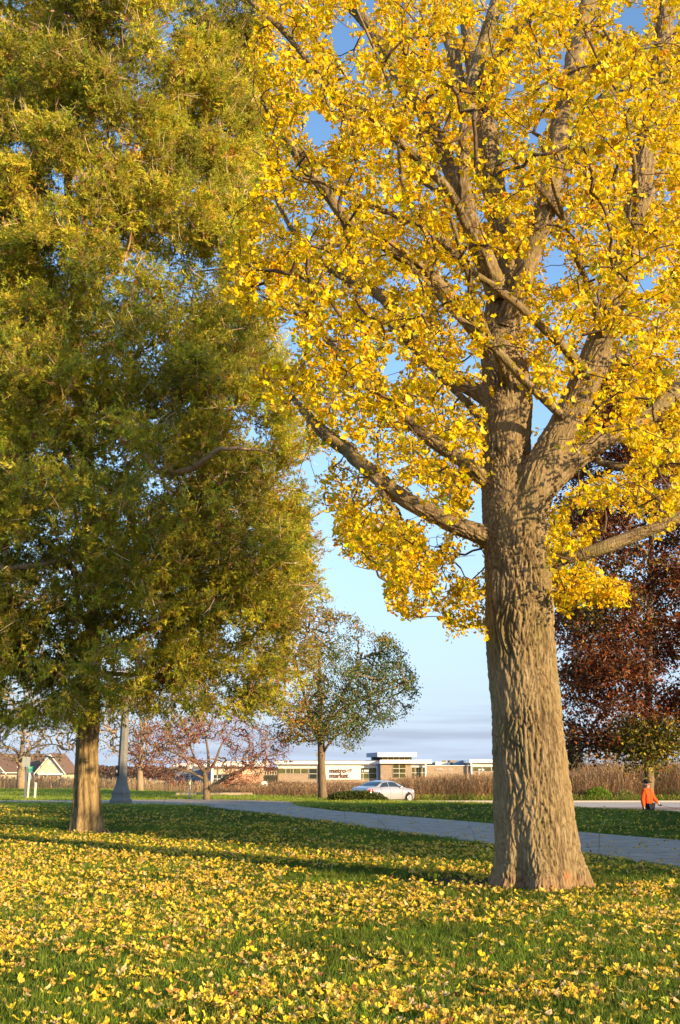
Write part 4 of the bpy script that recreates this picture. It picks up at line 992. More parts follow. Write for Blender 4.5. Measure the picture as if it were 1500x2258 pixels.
# broad evergreens out of frame to the right: they throw the long shade over the path and lawn
def shade_tree(i, x, y, H, rad, z0, nA, lab):
    gz = tz1(x, y); A = ell(nA, (x, y, (H + z0) / 2 + gz), (rad, rad, (H - z0) / 2), rt_, .4)
    t = thing('yew_tree', lab, 'tree', (x, y, gz), 'evergreens beyond the right edge'); P = [Vector((x, y, gz - .1)), Vector((x, y, gz + H * .5)), Vector((x, y, gz + H * .9))]
    q, r = spline(P, [.28, .2, .05], .4); V_, F_ = tube(q, r, 9); mk('trunk', np.array(V_), [list(f) for f in F_], mgrey, t, smooth=True)
    nodes, par, w, tips = grow(q, A, .5, rt_, sag=.1); V, F = twigs(nodes, par, w, .01, .06, .5); o = mk('twigs', V, F, mgrey, t); o['kind'] = 'stuff'
    K = 10; tp = np.repeat(nodes[tips], K, 0); pos = tp + rt_.normal(size=tp.shape) * .28; D = unit(rt_.normal(size=tp.shape)); scatter_gn('foliage', LQ, pos, basis(D, rt_), rt_.uniform(.25, .5, len(tp)), tint(len(tp), (.07, .10, .03), .25, rt_), mfol, t, rt_)
NV = Vector((.672, .74, 0)); DV = Vector((-.74, .672, 0)); ords = ['nearest', 'second nearest', 'third', 'fourth', 'fifth', 'farthest']
for i, (s_, t_, H, rad) in enumerate(SHADE):
    p = NV * s_ + DV * t_; shade_tree(i, p.x, p.y, H, rad, .2, 1100, '%s rounded evergreen of the row standing right of the path' % ords[i])
# ------------------------------------------------------------------ shops, houses, prairie and woods in the distance
M_white = mat('white_fascia', (.88,.86,.82), .7, noise=.04, nscale=1)
M_cream = mat('cream_panel', (.84,.79,.70), .75, noise=.05, nscale=1)
M_stone = mat('tan_stone', (.36,.27,.19), .9, noise=.22, nscale=2.5, bump=.3, bscale=6)
M_brick = mat('pink_brick', (.52,.29,.18), .9, noise=.10, nscale=2)
M_beige = mat('beige_render', (.66,.52,.36), .85, noise=.08, nscale=1)
M_glass = mat('shop_glass', (.035,.045,.035), .08, spec=.8, noise=.5, nscale=.35)
M_glassy = mat('tinted_glass', (.10,.095,.03), .12, spec=.8, noise=.5, nscale=.5)
M_frame = mat('window_frame', (.78,.76,.72), .5)
M_blue = mat('slate_and_shade', (.16,.20,.27), .5, noise=.1, nscale=1)  # slate parts, and the painted shade on the slab roof's end
M_dark = mat('dark_metal', (.03,.03,.032), .6)
M_sign = mat('sign_letters', (.16,.055,.035), .6)
M_lamp = mat('lamp_housing', (.30,.25,.18), .5)
def px_(a, py, Y): return at(a, py, Y)
def rect(mb, x0, y0, x1, y1, Y, dep, off=0.0):
    a = at(x0, y1, Y); b = at(x1, y0, Y); x_off = b.x if False else at(x1, y1, Y).x
    mb.box((a.x, Y - off, a.z), (x_off, Y - off + dep, b.z)); return mb
def prt(par, name, r_, Y, dep, m, off=0.0):
    return rect(MB(), *r_, Y, dep, off).build(name, m, par)
def window(par, r_, Y, cols, rows, glass=None, off=.05, fr=1.0):
    x0, y0, x1, y1 = r_; f = prt(par, 'window', r_, Y, .06, M_frame, off); cw = (x1 - x0) / cols; ch = (y1 - y0) / rows
    for i in range(cols):
        for j in range(rows):
            g = fr * .45; o = prt(f, 'pane', (x0 + i*cw + g, y0 + j*ch + g, x0 + (i+1)*cw - g, y0 + (j+1)*ch - g), Y, .03, glass or M_glassy, off + .012)
    return f
Y = 200.
so = at(820, 1752, Y); st_ = thing('store_building', 'long low supermarket with white fascia and raised glazed entrance tower', 'building', (so.x, Y, -3.8))
prt(st_, 'wall', (612, 1684, 703, 1756), Y + .4, 30, M_stone)
prt(st_, 'fascia', (606, 1677.2, 840, 1685), Y - .8, 32, M_white)
prt(st_, 'roof_edge', (605.5, 1676.6, 840, 1677.4), Y - .9, .3, M_blue)
prt(st_, 'wall', (613, 1685, 703, 1694), Y + .3, .6, M_cream)
window(st_, (614, 1694.5, 680, 1706), Y + .3, 4, 1, M_glassy); window(st_, (682, 1694.5, 703, 1718), Y + .3, 1, 2, M_glass)
prt(st_, 'sign_wall', (703, 1685, 796, 1719), Y - .1, .8, M_cream)
window(st_, (795.5, 1693, 832, 1717), Y + .25, 2, 2, M_glassy)
prt(st_, 'wall', (796, 1685, 832, 1693), Y + .15, .5, M_cream); prt(st_, 'wall', (703, 1718.5, 840, 1756), Y + .1, .5, M_stone)
prt(st_, 'pier', (831.5, 1684, 840, 1756), Y - 1.2, 2, M_blue)
prt(st_, 'tower_wall', (840, 1683, 908, 1756), Y - 1.8, 14, M_stone)
prt(st_, 'tower_band', (838, 1675.6, 953, 1683.6), Y - 2.6, 15, M_white)
prt(st_, 'tower_box', (843, 1668.5, 908, 1675.8), Y - 1.5, 12, M_glass)
window(st_, (843, 1669.2, 905, 1675.6), Y - 1.5, 5, 1, M_glassy)
prt(st_, 'tower_roof', (833, 1659, 919, 1669), Y - 3.0, 16, M_white)
# receding end of the white slab roof, its shade painted in slate blue
a, b = at(808, 1661, Y + 8), at(833, 1659.2, Y - 2.8); V = [(a.x,Y+8,a.z),(b.x-.02,Y-2.9,b.z),(b.x-.02,Y-2.9,at(833,1669,Y-2.9).z),(a.x,Y+8,at(808,1670,Y+8).z)]
V = V + [(v[0]+.6, v[1]+.8, v[2]) for v in V]; mk('roof_end', V, [[0,1,2,3],[7,6,5,4],[0,4,5,1],[3,2,6,7],[0,3,7,4],[1,5,6,2]], M_blue, st_)
prt(st_, 'tower_side', (819, 1669.5, 843, 1676), Y + 2, 6, M_glass)
window(st_, (866.5, 1684, 895, 1715.5), Y - 1.85, 2, 3, M_glassy)
prt(st_, 'fascia', (907, 1683, 941, 1692), Y - 1.4, 8, M_white)
window(st_, (908, 1692, 939, 1716), Y - 1.0, 4, 2, M_glassy); prt(st_, 'wall', (908, 1716, 941, 1756), Y - .9, 8, M_stone)
prt(st_, 'column', (938.3, 1683, 941.3, 1724), Y - 2.4, .4, M_white)
prt(st_, 'wall', (941, 1688.6, 1041, 1756), Y - .6, 8, M_stone); prt(st_, 'coping', (940, 1687.6, 1041, 1689), Y - .8, 8, M_white)
prt(st_, 'roof_unit', (961, 1680, 993, 1688), Y + 9, 4, M_cream); prt(st_, 'roof_unit', (943, 1681.5, 961, 1688), Y + 11, 4, M_blue)
prt(st_, 'roof_screen', (1000, 1677, 1038, 1688), Y + 7, 6, M_blue)
prt(st_, 'fascia', (1035, 1675.2, 1135, 1682), Y - 2.0, 18, M_white); prt(st_, 'wall', (1040, 1682, 1135, 1756), Y - 1.0, 10, M_stone); prt(st_, 'wall', (1040, 1682, 1135, 1690.5), Y - 1.1, .3, M_cream)
window(st_, (1043, 1690.5, 1125, 1701), Y - 1.05, 4, 1, M_glassy); prt(st_, 'column', (1039.3, 1682, 1042.3, 1720), Y - 1.8, .4, M_white)
def letters(par, txt, x0, x1, ybase, Y, m, depth=.12, name='lettering', bold=.012):
    c = bpy.data.curves.new('t', 'FONT'); c.body = txt; c.extrude = .05; c.offset = bold
    o = bpy.data.objects.new('t', c); COL.objects.link(o); dg = bpy.context.evaluated_depsgraph_get(); me = o.evaluated_get(dg).to_mesh()
    V = np.array([tuple(v.co) for v in me.vertices]); F = [list(p.vertices) for p in me.polygons]; o.evaluated_get(dg).to_mesh_clear(); bpy.data.objects.remove(o, do_unlink=True)
    V[:, 0] -= V[:, 0].min(); k = (at(x1, ybase, Y).x - at(x0, ybase, Y).x) / V[:, 0].max(); a = at(x0, ybase, Y)
    V2 = np.stack([a.x + V[:, 0] * k, Y - .03 - (V[:, 2] + .05) * k * .5, a.z + V[:, 1] * k], 1); return mk(name, V2, F, m, par)
letters(st_, 'metro', 727.5, 763.5, 1704, Y - .15, M_sign, bold=.02); letters(st_, 'market', 727.5, 769, 1715, Y - .15, M_sign, bold=.02)
mb = MB(); pts = []; c0 = at(770.5, 1699.5, Y)
for i in range(30):
    a = -2.5 + i / 29 * 6.0; rx, rz = .47, .27; x = rx * cos(a); z = rz * sin(a); pts.append((c0.x + x * .95 - z * -.3 , Y - .2, c0.z + z + x * .25))
mb.tube(pts, [.03 + .035 * sin(pi * i / 29) for i in range(30)], 6); mb.tube([(c0.x - .22, Y - .2, c0.z - .08), (c0.x + .08, Y - .2, c0.z + .02), (c0.x + .2, Y - .2, c0.z + .12), (c0.x + .02, Y - .2, c0.z + .14), (c0.x - .15, Y - .2, c0.z + .0)], .03, 6)
mb.build('emblem', M_sign, st_)
mb = MB(); rs_ = random.Random(4)
for i, xx_ in enumerate([961, 964.5, 967.5, 970, 972.5, 975, 978.5, 990, 993, 996]):
    rect(mb, xx_, 1694.5 + rs_.random(), xx_ + 1.0, 1698.6, Y - .75, .1); 
    if i % 2: rect(mb, xx_ + 1.05, 1694.8, xx_ + 1.9, 1695.8, Y - .75, .1)
mb.build('faint_lettering', M_cream, st_)
# brick building left of it
Y = 190.; bo = at(520, 1755, Y); bk = thing('brick_building', 'two storey pinkish brick building with white canopies left of the supermarket', 'building', (bo.x, Y, -3.8))
prt(bk, 'wall', (501, 1707, 575, 1760), Y, 16, M_brick); prt(bk, 'wall', (482, 1690, 575.5, 1707.2), Y - .1, 16.2, M_beige)
prt(bk, 'fascia', (470, 1679, 585, 1690), Y - 1.5, 18, M_white); prt(bk, 'roof_box', (541, 1684, 561, 1690.4), Y - 1.6, .3, M_blue)
prt(bk, 'wall', (468, 1690, 482, 1760), Y + .3, 14, M_beige); prt(bk, 'column', (465, 1690, 469.5, 1733), Y - .5, .5, M_white)
prt(bk, 'wall', (482, 1707.2, 501, 1760), Y + .4, 12, M_beige)
window(bk, (469, 1708, 500, 1727), Y + .3, 3, 2, M_glass); prt(bk, 'canopy', (457, 1727.5, 510, 1734), Y - 3, 3, M_white); window(bk, (478, 1735, 499, 1748), Y + .3, 2, 1, M_glass)
prt(bk, 'glass_link', (575.5, 1692, 612, 1760), Y + 6, 10, M_glass); window(bk, (577, 1700, 611, 1709), Y + 5.9, 6, 1, M_glassy)
prt(bk, 'canopy', (587, 1728, 624, 1733), Y + 1, 3, M_white); prt(bk, 'door_frame', (530, 1732, 534, 1744), Y - .1, .2, M_white); prt(bk, 'door_frame', (563, 1738, 566, 1752), Y - .1, .2, M_white)
for i in range(3): prt(bk, 'awning', (520 + i * 18, 1730 - i * .8, 534 + i * 18, 1735), Y - 1.0, 1.0, M_blue)
Y = 205.; bo = at(410, 1750, Y); bb = thing('office_building', 'blue grey shaded building seen through the crab apple branches', 'building', (bo.x, Y, -3.9))
prt(bb, 'wall', (383, 1693, 455, 1762), Y, 20, M_blue); prt(bb, 'fascia', (380, 1684, 458, 1690), Y - 1, 22, M_white)
prt(bb, 'wall', (381, 1690, 457, 1693.2), Y - .3, 20, M_cream)
for i in range(6): window(bb, (388 + i * 11, 1709, 394 + i * 11, 1715), Y, 1, 1, M_glass)
for i in range(4): prt(bb, 'column', (396 + i * 9, 1719, 400 + i * 9, 1745), Y - .6, .5, M_dark)
for (x0, x1) in ((362, 383),): prt(bb, 'wing', (x0, 1722, x1, 1760), Y + 2, 12, M_blue)
# gabled house far left
M_hcream = mat('house_siding', (.62,.52,.38), .85, noise=.12, nscale=1.2, nstretch=(.2,.2,6)); M_roof = mat('brown_shingles', (.19,.12,.085), .9, noise=.2, nscale=2); M_trim = mat('white_trim', (.8,.78,.72), .6)
Y = 250.; ho = at(95, 1720, Y); hs_ = thing('gabled_house', 'cream gabled house with brown shingle roof behind the street signs', 'house', (ho.x, Y, -1.4))
def P3(px, py, Yq): p = at(px, py, Yq); return (p.x, Yq, p.z)
def slabp(par, name, pts, m, thick=(0, .25, .0)):
    n = len(pts); V = [tuple(p) for p in pts] + [tuple(p[k] + thick[k] for k in range(3)) for p in pts]
    F = [list(range(n)), list(range(2*n-1, n-1, -1))] + [[i, n+i, n+(i+1) % n, (i+1) % n] for i in range(n)]; return mk(name, V, F, m, par)
slabp(hs_, 'gable_wall', [P3(81,1728,Y), P3(138,1728,Y), P3(138,1703,Y), P3(111,1667,Y), P3(81,1703,Y)], M_hcream, (0, 12, 0))
for (a, b) in (((111,1662.5),(75,1706)), ((111,1662.5),(145,1706))):
    p, q_ = P3(*a, Y - .6), P3(*b, Y - .6); slabp(hs_, 'roof_slope', [p, q_, (q_[0], Y + 13, q_[2]), (p[0], Y + 13, p[2])], M_roof, (0, 0, .25))
    slabp(hs_, 'barge_board', [p, q_, (q_[0], q_[1], q_[2] - .35), (p[0], p[1], p[2] - .35)], M_trim, (0, -.12, 0))
window(hs_, (106.5, 1678, 112, 1686.5), Y, 1, 1, M_frame); prt(hs_, 'porch_beam', (84, 1705, 138, 1709), Y - .9, .9, M_trim)
for xx_ in (85, 103, 137): prt(hs_, 'porch_post', (xx_, 1709, xx_ + 1.2, 1728), Y - .85, .3, M_trim)
window(hs_, (107, 1711, 127, 1722), Y - .1, 2, 1, mat('brown_glass', (.16,.08,.04), .3)); window(hs_, (89, 1711, 96, 1720), Y - .1, 1, 1, M_glass)
prt(hs_, 'wing_wall', (-120, 1704, 81, 1728), Y + 5, 8, M_hcream); prt(hs_, 'eaves', (-122, 1703, 83, 1705), Y + 3.9, .3, M_trim)
slabp(hs_, 'wing_roof', [P3(-122,1703.5,Y+4), P3(84,1703.5,Y+4), P3(103,1662.5,Y+10), P3(-112,1662.5,Y+10)], M_roof, (0, .2, -.1))
p, q_ = P3(0, 1690, Y + 3), P3(14, 1706, Y + 3); slabp(hs_, 'dormer_trim', [p, q_, (q_[0], q_[1], q_[2] - .3), (p[0], p[1], p[2] - .3)], M_trim, (0, .15, 0))
prt(hs_, 'chimney', (37, 1690, 42, 1698), Y + 5.5, 1, M_frame)
for (x0, x1, yy, lab, m) in ((141, 157, 1717, 'small white gabled shed just right of the cedar trunk far away', M_trim), (300, 332, 1719, 'small white roofed shed beyond the thin tan trunk', M_trim), (350, 366, 1719, 'small tan roofed house beside the blue grey building', M_beige), (322, 348, 1716, 'dark roofed house between the two small pale roofs', M_blue)):
    Y = 300.; c = at((x0+x1)/2, 1728, Y); t = thing('distant_house', lab, 'house', (c.x, Y, -1.4)); prt(t, 'wall', (x0+1, yy+5, x1-1, 1732), Y, 8, M_hcream)
    slabp(t, 'roof', [P3(x0, yy+6, Y-.5), P3(x1, yy+6, Y-.5), P3(x1-(x1-x0)*.35, yy, Y+3), P3(x0+(x1-x0)*.35, yy, Y+3)], m, (0, .3, -.1))
# parking lot lights
def lot_light(px, ytop, Y, heads, lab, mlt, wpx=1.3, ybot=1745):
    c = at(px, ybot, Y); t = thing('parking_light', lab, 'lamp', (c.x, Y, c.z), 'parking lot lights'); w_ = wpx / 2 / 2266 * Y; a = at(px, ytop, Y)
    MB().tube([(c.x, Y, c.z), (c.x, Y, a.z)], [w_, w_ * .8], 8).build('pole', mlt, t); mb = MB()
    for x0, x1, y0, y1 in heads: prt(t, 'lamp_head', (x0, y0, x1, y1), Y - .3, .6, M_lamp if mlt is not M_white else M_white)
    prt(t, 'bracket', (px - 2.5, ytop - 1.5, px + 2.5, ytop + 1.5), Y - .12, .25, M_dark if mlt is not M_white else M_white)
lot_light(640, 1679, 150, [(625.5, 634, 1676.5, 1681.5), (642.5, 647.5, 1676.8, 1681.5)], 'double headed parking light left of the pear tree trunk', M_lamp)
lot_light(699, 1664, 145, [(696, 704, 1660, 1666)], 'parking light half hidden behind the pear tree trunk', M_lamp)
lot_light(990, 1678.5, 140, [(976, 984, 1676, 1681), (992.5, 1004, 1676.3, 1681)], 'double headed parking light right of the entrance tower', M_lamp, 1.6)
lot_light(801, 1700, 160, [(791, 796, 1697.5, 1701), (803, 813, 1697.8, 1701.5)], 'short parking light before the supermarket windows', M_white, 1.0)
lot_light(1058, 1697, 160, [(1063, 1068, 1695.5, 1699)], 'parking light just left of the ginkgo trunk', M_white, 1.0)
lot_light(1325, 1666, 130, [(1332, 1340, 1660, 1665)], 'tall white parking light between the spruce and the oak', M_white, 1.8, 1710)
lot_light(1332, 1688, 150, [(1333.5, 1342, 1684.5, 1689)], 'shorter white parking light beside the tall one', M_white, 1.5, 1722)
lot_light(1252, 1684, 140, [(1252, 1259, 1682, 1687)], 'white parking light peeping out right of the ginkgo trunk', M_white, 1.3, 1722)
# light pole leaning into view beside the oak
c = at(1421, 1724, 75.); tp_ = thing('light_pole', 'white light pole standing left of the oak trunk', 'pole', (c.x, 75., -.8)); MB().tube([(c.x, 75, -.8), (c.x, 75, at(1417, 1668, 75).z)], [.075, .06], 10).build('shaft', M_white, tp_); MB().box((c.x - .12, 74.88, -.8), (c.x + .12, 75.12, -.55)).build('foot', M_lamp, tp_)

# prairie grass
rp = np.random.default_rng(55)
mpr = mat('prairie_stem', tint=True, rough=.9, spec=.1, trans=.3)
def stems(n, x0, x1, y0, y1, h0, h1, wid, base, alts, keep=None, lean=.13, hfun=None):
    y = y0 + (y1 - y0) * rp.random(n) ** 1.4; r = x0 + (x1 - x0) * rp.random(n); x = (r - 750) / 2266 * y; z = tz(x, y); h = rp.uniform(h0, h1, n) * (1 + .35 * fbm(np.stack([x * .35, y * .35, 0 * x], 1), 2))
    if hfun is not None: h = h * hfun(r)
    B = np.stack([x, y, z], 1); az = rp.random(n) * 2 * pi; e = np.stack([np.cos(az), np.sin(az), 0 * az], 1) * (wid * rp.uniform(.6, 1.4, n))[:, None]; d = rp.normal(size=(n, 3)) * lean * h[:, None]; d[:, 2] = h
    hd = rp.uniform(.7, .9, n)[:, None]; V = np.stack([B + e * .6, B - e * .6, B + d * hd - e * .5, B + d * hd + e * .5, B + d * (hd + .12) + e * 2.0, B + d * 1.05 + d[:, [1, 0, 2]] * [.1, .1, 0], B + d * (hd + .1) - e * 2.0], 1)
    o = (np.arange(n) * 7)[:, None]; Q = np.concatenate([o + 0, o + 1, o + 2, o + 3], 1); K = np.concatenate([o + 3, o + 4, o + 5, o + 6], 1)
    C = tint(n, base, .2, rp, alts); C = C * (1 + .5 * fbm(np.stack([x * .5, y * .5, 0 * x + 9], 1), 2)[:, None] * np.array([1, .9, .8])); return V.reshape(-1, 3), np.concatenate([Q, K]), np.repeat(C, 7, 0)
V, F, C = stems(60000, 470, 1560, 71.5, 94, .8, 2.1, .0085, (.29, .175, .085), [(.25, (.35, .235, .125)), (.15, (.23, .145, .09)), (.08, (.38, .29, .18))], lean=.30, hfun=lambda r: np.interp(r, [470, 560, 620, 700, 840, 900, 1250, 1320, 1500], [.50, .5, .55, .48, .52, .70, .86, 1.15, 1.22]))
n = 30000; y = rp.uniform(71.5, 92, n); r = rp.uniform(470, 1560, n); x = (r - 750) / 2266 * y; hf = np.interp(r, [470, 560, 620, 700, 840, 900, 1250, 1320, 1500], [.50, .5, .55, .48, .52, .70, .86, 1.15, 1.22]); P_ = np.stack([x, y, tz(x, y) + hf * (.35 + 1.6 * rp.random(n) ** .7)], 1)
V2_, F2_, C2_ = scatter(LQ, P_, basis(unit(rp.normal(size=(n, 3)) + [0, 0, 1.2]), rp), rp.uniform(.05, .16, n), tint(n, (.24, .15, .085), .3, rp, [(.2, (.34, .24, .15)), (.15, (.15, .10, .075))]), rp)
F = [np.concatenate([F, F2_[0] + len(V)])]; V = np.concatenate([V, V2_]); C = np.concatenate([C, C2_])
o = mk('prairie_grass', V, F, mpr, None, C); tag(o, kind='stuff', label='tall rust brown prairie grass beyond the street')
V, F, C = stems(9000, -60, 520, 96, 118, .5, 1.15, .016, (.42, .30, .16), [(.3, (.5, .37, .22)), (.2, (.3, .2, .12))])
o = mk('dry_meadow_grass', V, F, mpr, None, C); tag(o, kind='stuff', label='pale dry meadow grass behind the left lawn')
V, F, C = stems(7000, 560, 1560, 69.9, 72.5, .12, .5, .016, (.13, .20, .03), [(.3, (.25, .26, .05)), (.15, (.3, .2, .06))], lean=.4)
o = mk('roadside_grass', V, F, mpr, None, C); tag(o, kind='stuff', label='green weeds along the far kerb')
# distant woods
n = 26000; r = np.concatenate([rp.uniform(-150, 620, n // 2), rp.uniform(1180, 1650, n // 2)]); y = rp.uniform(300, 380, n); x = (r - 750) / 2266 * y; gz = tz(x, y)
prof = np.interp(r, [-150, 150, 260, 380, 470, 620, 1180, 1270, 1330, 1400, 1500], [1694, 1694, 1691, 1695, 1700, 1704, 1690, 1689, 1690, 1693, 1688]) + 3 * fbm(np.stack([r * .04, 0 * r, 0 * r], 1), 3)
top = CAMZ + (1692 - prof) / 2266 * y; z = gz + (top - gz) * rp.random(n) ** .6
C = tint(n, (.16, .10, .075), .22, rp, [(.25, (.22, .13, .08)), (.2, (.13, .105, .08)), (.06, (.26, .10, .05))])
V, F, C = scatter(LQ, np.stack([x, y, z], 1), basis(unit(rp.normal(size=(n, 3))), rp), rp.uniform(.5, 1.4, n), C, rp)
o = mk('distant_woods', V, F, mfolm, None, C); tag(o, kind='stuff', label='low line of brownish autumn woods on the horizon')

# shrubs
def shrub(name, lab, x0, x1, ytop, ybot, Y, depth, n, s0, s1, base, alts, zb=None):
    c = at((x0 + x1) / 2, ybot, Y); gz = tz1(c.x, Y) if zb is None else zb; hw = (x1 - x0) / 2 / 2266 * Y; H = at(0, ytop, Y).z - gz
    t = thing(name, lab, 'shrub', (c.x, Y, gz)); v = unit(rp.normal(size=(n, 3))) * rp.random((n, 1)) ** .25; v[:, 2] = np.abs(v[:, 2]); P = np.array([c.x, Y, gz]) + v * [hw, depth, H]; P += .12 * fbm(P * 3, 2)[:, None] * [hw, 0, H]
    D = unit(v + rp.normal(size=(n, 3)) * .6 + [0, 0, .4]); V, F, C = scatter(LQ, P, basis(D, rp), rp.uniform(s0, s1, n), tint(n, base, .2, rp, alts), rp); o = mk('foliage', V, F, mfolm, t, C); o['kind'] = 'stuff'
    V_ = []; mb = MB()
    for i in range(9): q = P[i * 7]; mb.tube([(c.x + (q[0]-c.x) * .3, Y + (q[1]-Y) * .3, gz - .05), tuple(q)], [.02, .008], 4)
    mb.build('stems', mgrey, t); return t
shrub('green_shrub', 'rounded bright green shrub beyond the street left of the walker', 1285, 1352, 1737, 1764, 71., .7, 2600, .06, .13, (.16, .27, .03), [(.25, (.26, .34, .04)), (.15, (.09, .15, .02))])
shrub('green_shrub', 'loose yellowish green shrub between the bright shrub and the walker', 1350, 1405, 1744, 1764, 71.4, .6, 1500, .05, .12, (.24, .26, .08), [(.25, (.34, .32, .14)), (.15, (.12, .18, .03))])
shrub('green_shrub', 'dark green weedy shrub right of the walker beyond the street', 1448, 1520, 1742, 1764, 72, .7, 1700, .06, .12, (.08, .13, .03), [(.25, (.16, .2, .04)), (.1, (.3, .28, .06))])
shrub('dead_shrub', 'purplish brown dead shrub in the prairie grass at the right', 1440, 1500, 1715, 1764, 74, 1.0, 2200, .05, .16, (.10, .065, .06), [(.25, (.17, .11, .08))])
shrub('low_hedge', 'low dark spreading juniper bed in front of the silver car', 718, 856, 1743.5, 1764, 47.5, .8, 5200, .04, .10, (.06, .085, .02), [(.2, (.11, .13, .03)), (.03, (.6, .42, .04))])
# ------------------------------------------------------------------ lamp post, signs, car, walker
M_conc = mat('post_concrete', (.20,.195,.185), .9, noise=.18, nscale=12, bump=.4, bscale=60)
lb = G(266, 1776); lp = thing('lamp_post', 'octagonal stone lamp post with flared base between the cedar and the path', 'lamp', (lb.x, lb.y, 0))
def oct_part(name, prof, m, **k): return MB().lathe([(r / cos(pi/8), z) for r, z in prof], (lb.x, lb.y, 0), 8, rot=pi/8).build(name, m, lp, **k)
oct_part('base', [(.42,-.1),(.42,.2),(.40,.25),(.35,.30),(.335,.44),(.35,.47),(.35,.53)], M_conc)
oct_part('shaft', [(.335,.53),(.28,.66),(.235,.8),(.205,.95),(.19,1.2),(.178,1.7),(.168,2.3),(.155,3.1),(.14,4.0)], M_conc)
oct_part('capital', [(.14,4.0),(.19,4.08),(.2,4.16),(.15,4.22),(.15,4.3)], M_conc)
MB().lathe([(.1,4.3),(.2,4.42),(.24,4.6),(.2,4.8),(.08,4.92)], (lb.x, lb.y, 0), 14).build('globe', mat('lamp_glass', (.7,.7,.66), .3), lp, smooth=True)
MB().box((lb.x - .245, lb.y - .14, 1.16), (lb.x - .1, lb.y - .215, 1.58)).build('junction_box', M_dark, lp)
MB().box((lb.x - .215, lb.y - .22, 1.30), (lb.x - .15, lb.y - .2165, 1.40)).build('sticker', M_frame, lp)

M_post = mat('grey_post', (.22,.24,.26), .5, metal=.5); M_wpost = mat('white_post', (.75,.72,.66), .6); M_galv = mat('sign_back', (.42,.46,.40), .5, metal=.3, noise=.05); M_green = mat('street_sign_green', (.02,.30,.20), .4); M_bl = mat('sign_back_blue', (.20,.26,.36), .5)
def post(px, yb, yt, Y, w, m, par): a, b = at(px, yb, Y), at(px, yt, Y); return MB().box((a.x - w/2, Y - w/2, a.z), (a.x + w/2, Y + w/2, b.z)).build('post', m, par)
Y = 49.5
c = at(54, 1759, Y); s1 = thing('road_sign', 'tall grey post carrying a blank rectangular sign back at the far left', 'sign', (c.x, Y, c.z)); post(54.5, 1760, 1668, Y, .085, M_post, s1); prt(s1, 'sign_panel', (48.5, 1669, 56.5, 1691), Y - .05, .01, M_galv); prt(s1, 'sign_panel', (57.2, 1669, 66, 1691), Y - .05, .01, M_galv)
c = at(60, 1759, Y); s2 = thing('street_sign', 'white post with two green street name blades and a round sign back', 'sign', (c.x, Y, c.z)); post(61.5, 1760, 1690, Y + .25, .07, M_wpost, s2)
for (r_, nm) in (((56, 1689.6, 72.5, 1697), 'name_blade'), ((57, 1698, 71.5, 1703), 'name_blade')):
    o = prt(s2, nm, r_, Y + .19, .012, M_green); mb = MB()
    for k in range(6): rect(mb, r_[0] + 2.2 + k * 2.0, r_[1] + 2.2 - .2 * (k % 2), r_[0] + 3.3 + k * 2.0, r_[3] - 2.3, Y + .185, .003)
    mb.build('lettering', mat('sign_pale', (.5,.7,.6), .5), o)
cc_ = at(62, 1714.5, Y + .31); MB().lathe([(.19, 0), (.19, .012)], (cc_.x, Y + .31, cc_.z), 8, 'y', rot=pi/8).build('round_sign_back', M_bl, s2)
c = at(76, 1759, Y); s3 = thing('marker_post', 'short white marker post right of the street sign', 'post', (c.x, Y, c.z)); post(77, 1760, 1727, Y, .08, M_wpost, s3); prt(s3, 'cap', (75.9, 1725.6, 80.2, 1727.2), Y - .05, .1, M_wpost)
c = at(418, 1760, 50.); s4 = thing('sign_post', 'thin white post with a small white sign left of the crab apple trunk', 'sign', (c.x, 50., c.z)); post(418, 1761, 1679, 50., .07, M_wpost, s4); prt(s4, 'sign_panel', (411, 1679, 426, 1703), 49.94, .012, M_wpost); prt(s4, 'red_mark', (416.5, 1695, 421, 1697), 49.936, .003, mat('red_paint', (.5,.03,.02), .5))
Y = 80.; c = at(583, 1750, Y); s5 = thing('round_sign', 'round cream sign on two short legs in the dry grass', 'sign', (c.x, Y, c.z)); cc_ = at(583, 1730, Y); MB().lathe([(.27, 0), (.27, .03)], (cc_.x, Y, cc_.z), 20, 'y').build('disc', M_wpost, s5)
for xx_ in (578.5, 587.5): a = at(xx_, 1752, Y); MB().box((a.x - .04, Y + .04, a.z), (a.x + .04, Y + .12, cc_.z)).build('leg', M_wpost, s5)
Y = 56.; a, b = at(388, 1760, Y), at(536, 1747.5, Y); rw = thing('retaining_wall', 'low beige block wall behind the crab apple trunk', 'wall', (a.x, Y, -.8))
M_blk = [mat('wall_block_%s' % k, c_, .9, noise=.12, nscale=9, bump=.3, bscale=40) for k, c_ in (('pale', (.46,.36,.25)), ('tan', (.42,.32,.22)), ('dusty', (.50,.40,.29)))]
bh = .22; z = b.z - bh; zr = 0
me_b = []
for m in M_blk:
    q = MB().box((0, 0, 0), (.58, .25, bh - .012)); mm = mesh_from('block', np.array(q.V), [list(f) for f in q.F]); mm.materials.append(m); me_b.append(mm)
for rrow in range(4):
    x = a.x - .3 * (rrow % 2)
    while x < b.x:
        o = bpy.data.objects.new('block', me_b[random.randint(0, 2)]); COL.objects.link(o); o.parent = rw; o.location = Vector((x, Y + random.uniform(-.012, .012), z)) - wloc(rw); x += .59
    z -= bh
Y = 70.6; c = at(917, 1760, Y); cn = thing('traffic_cone', 'tiny orange cone in the verge just ahead of the silver car', 'cone', (c.x, Y, tz1(c.x, Y))); zz_ = tz1(c.x, Y)
MB().lathe([(.10, .12), (.025, .42), (.0, .43)], (c.x, Y, zz_), 12).build('cone_body', mat('cone_orange', (.85,.14,.02), .5), cn); MB().box((c.x - .14, Y - .14, zz_ + .08), (c.x + .14, Y + .14, zz_ + .12)).build('foot', mat('cone_orange', (.85,.14,.02)), cn)

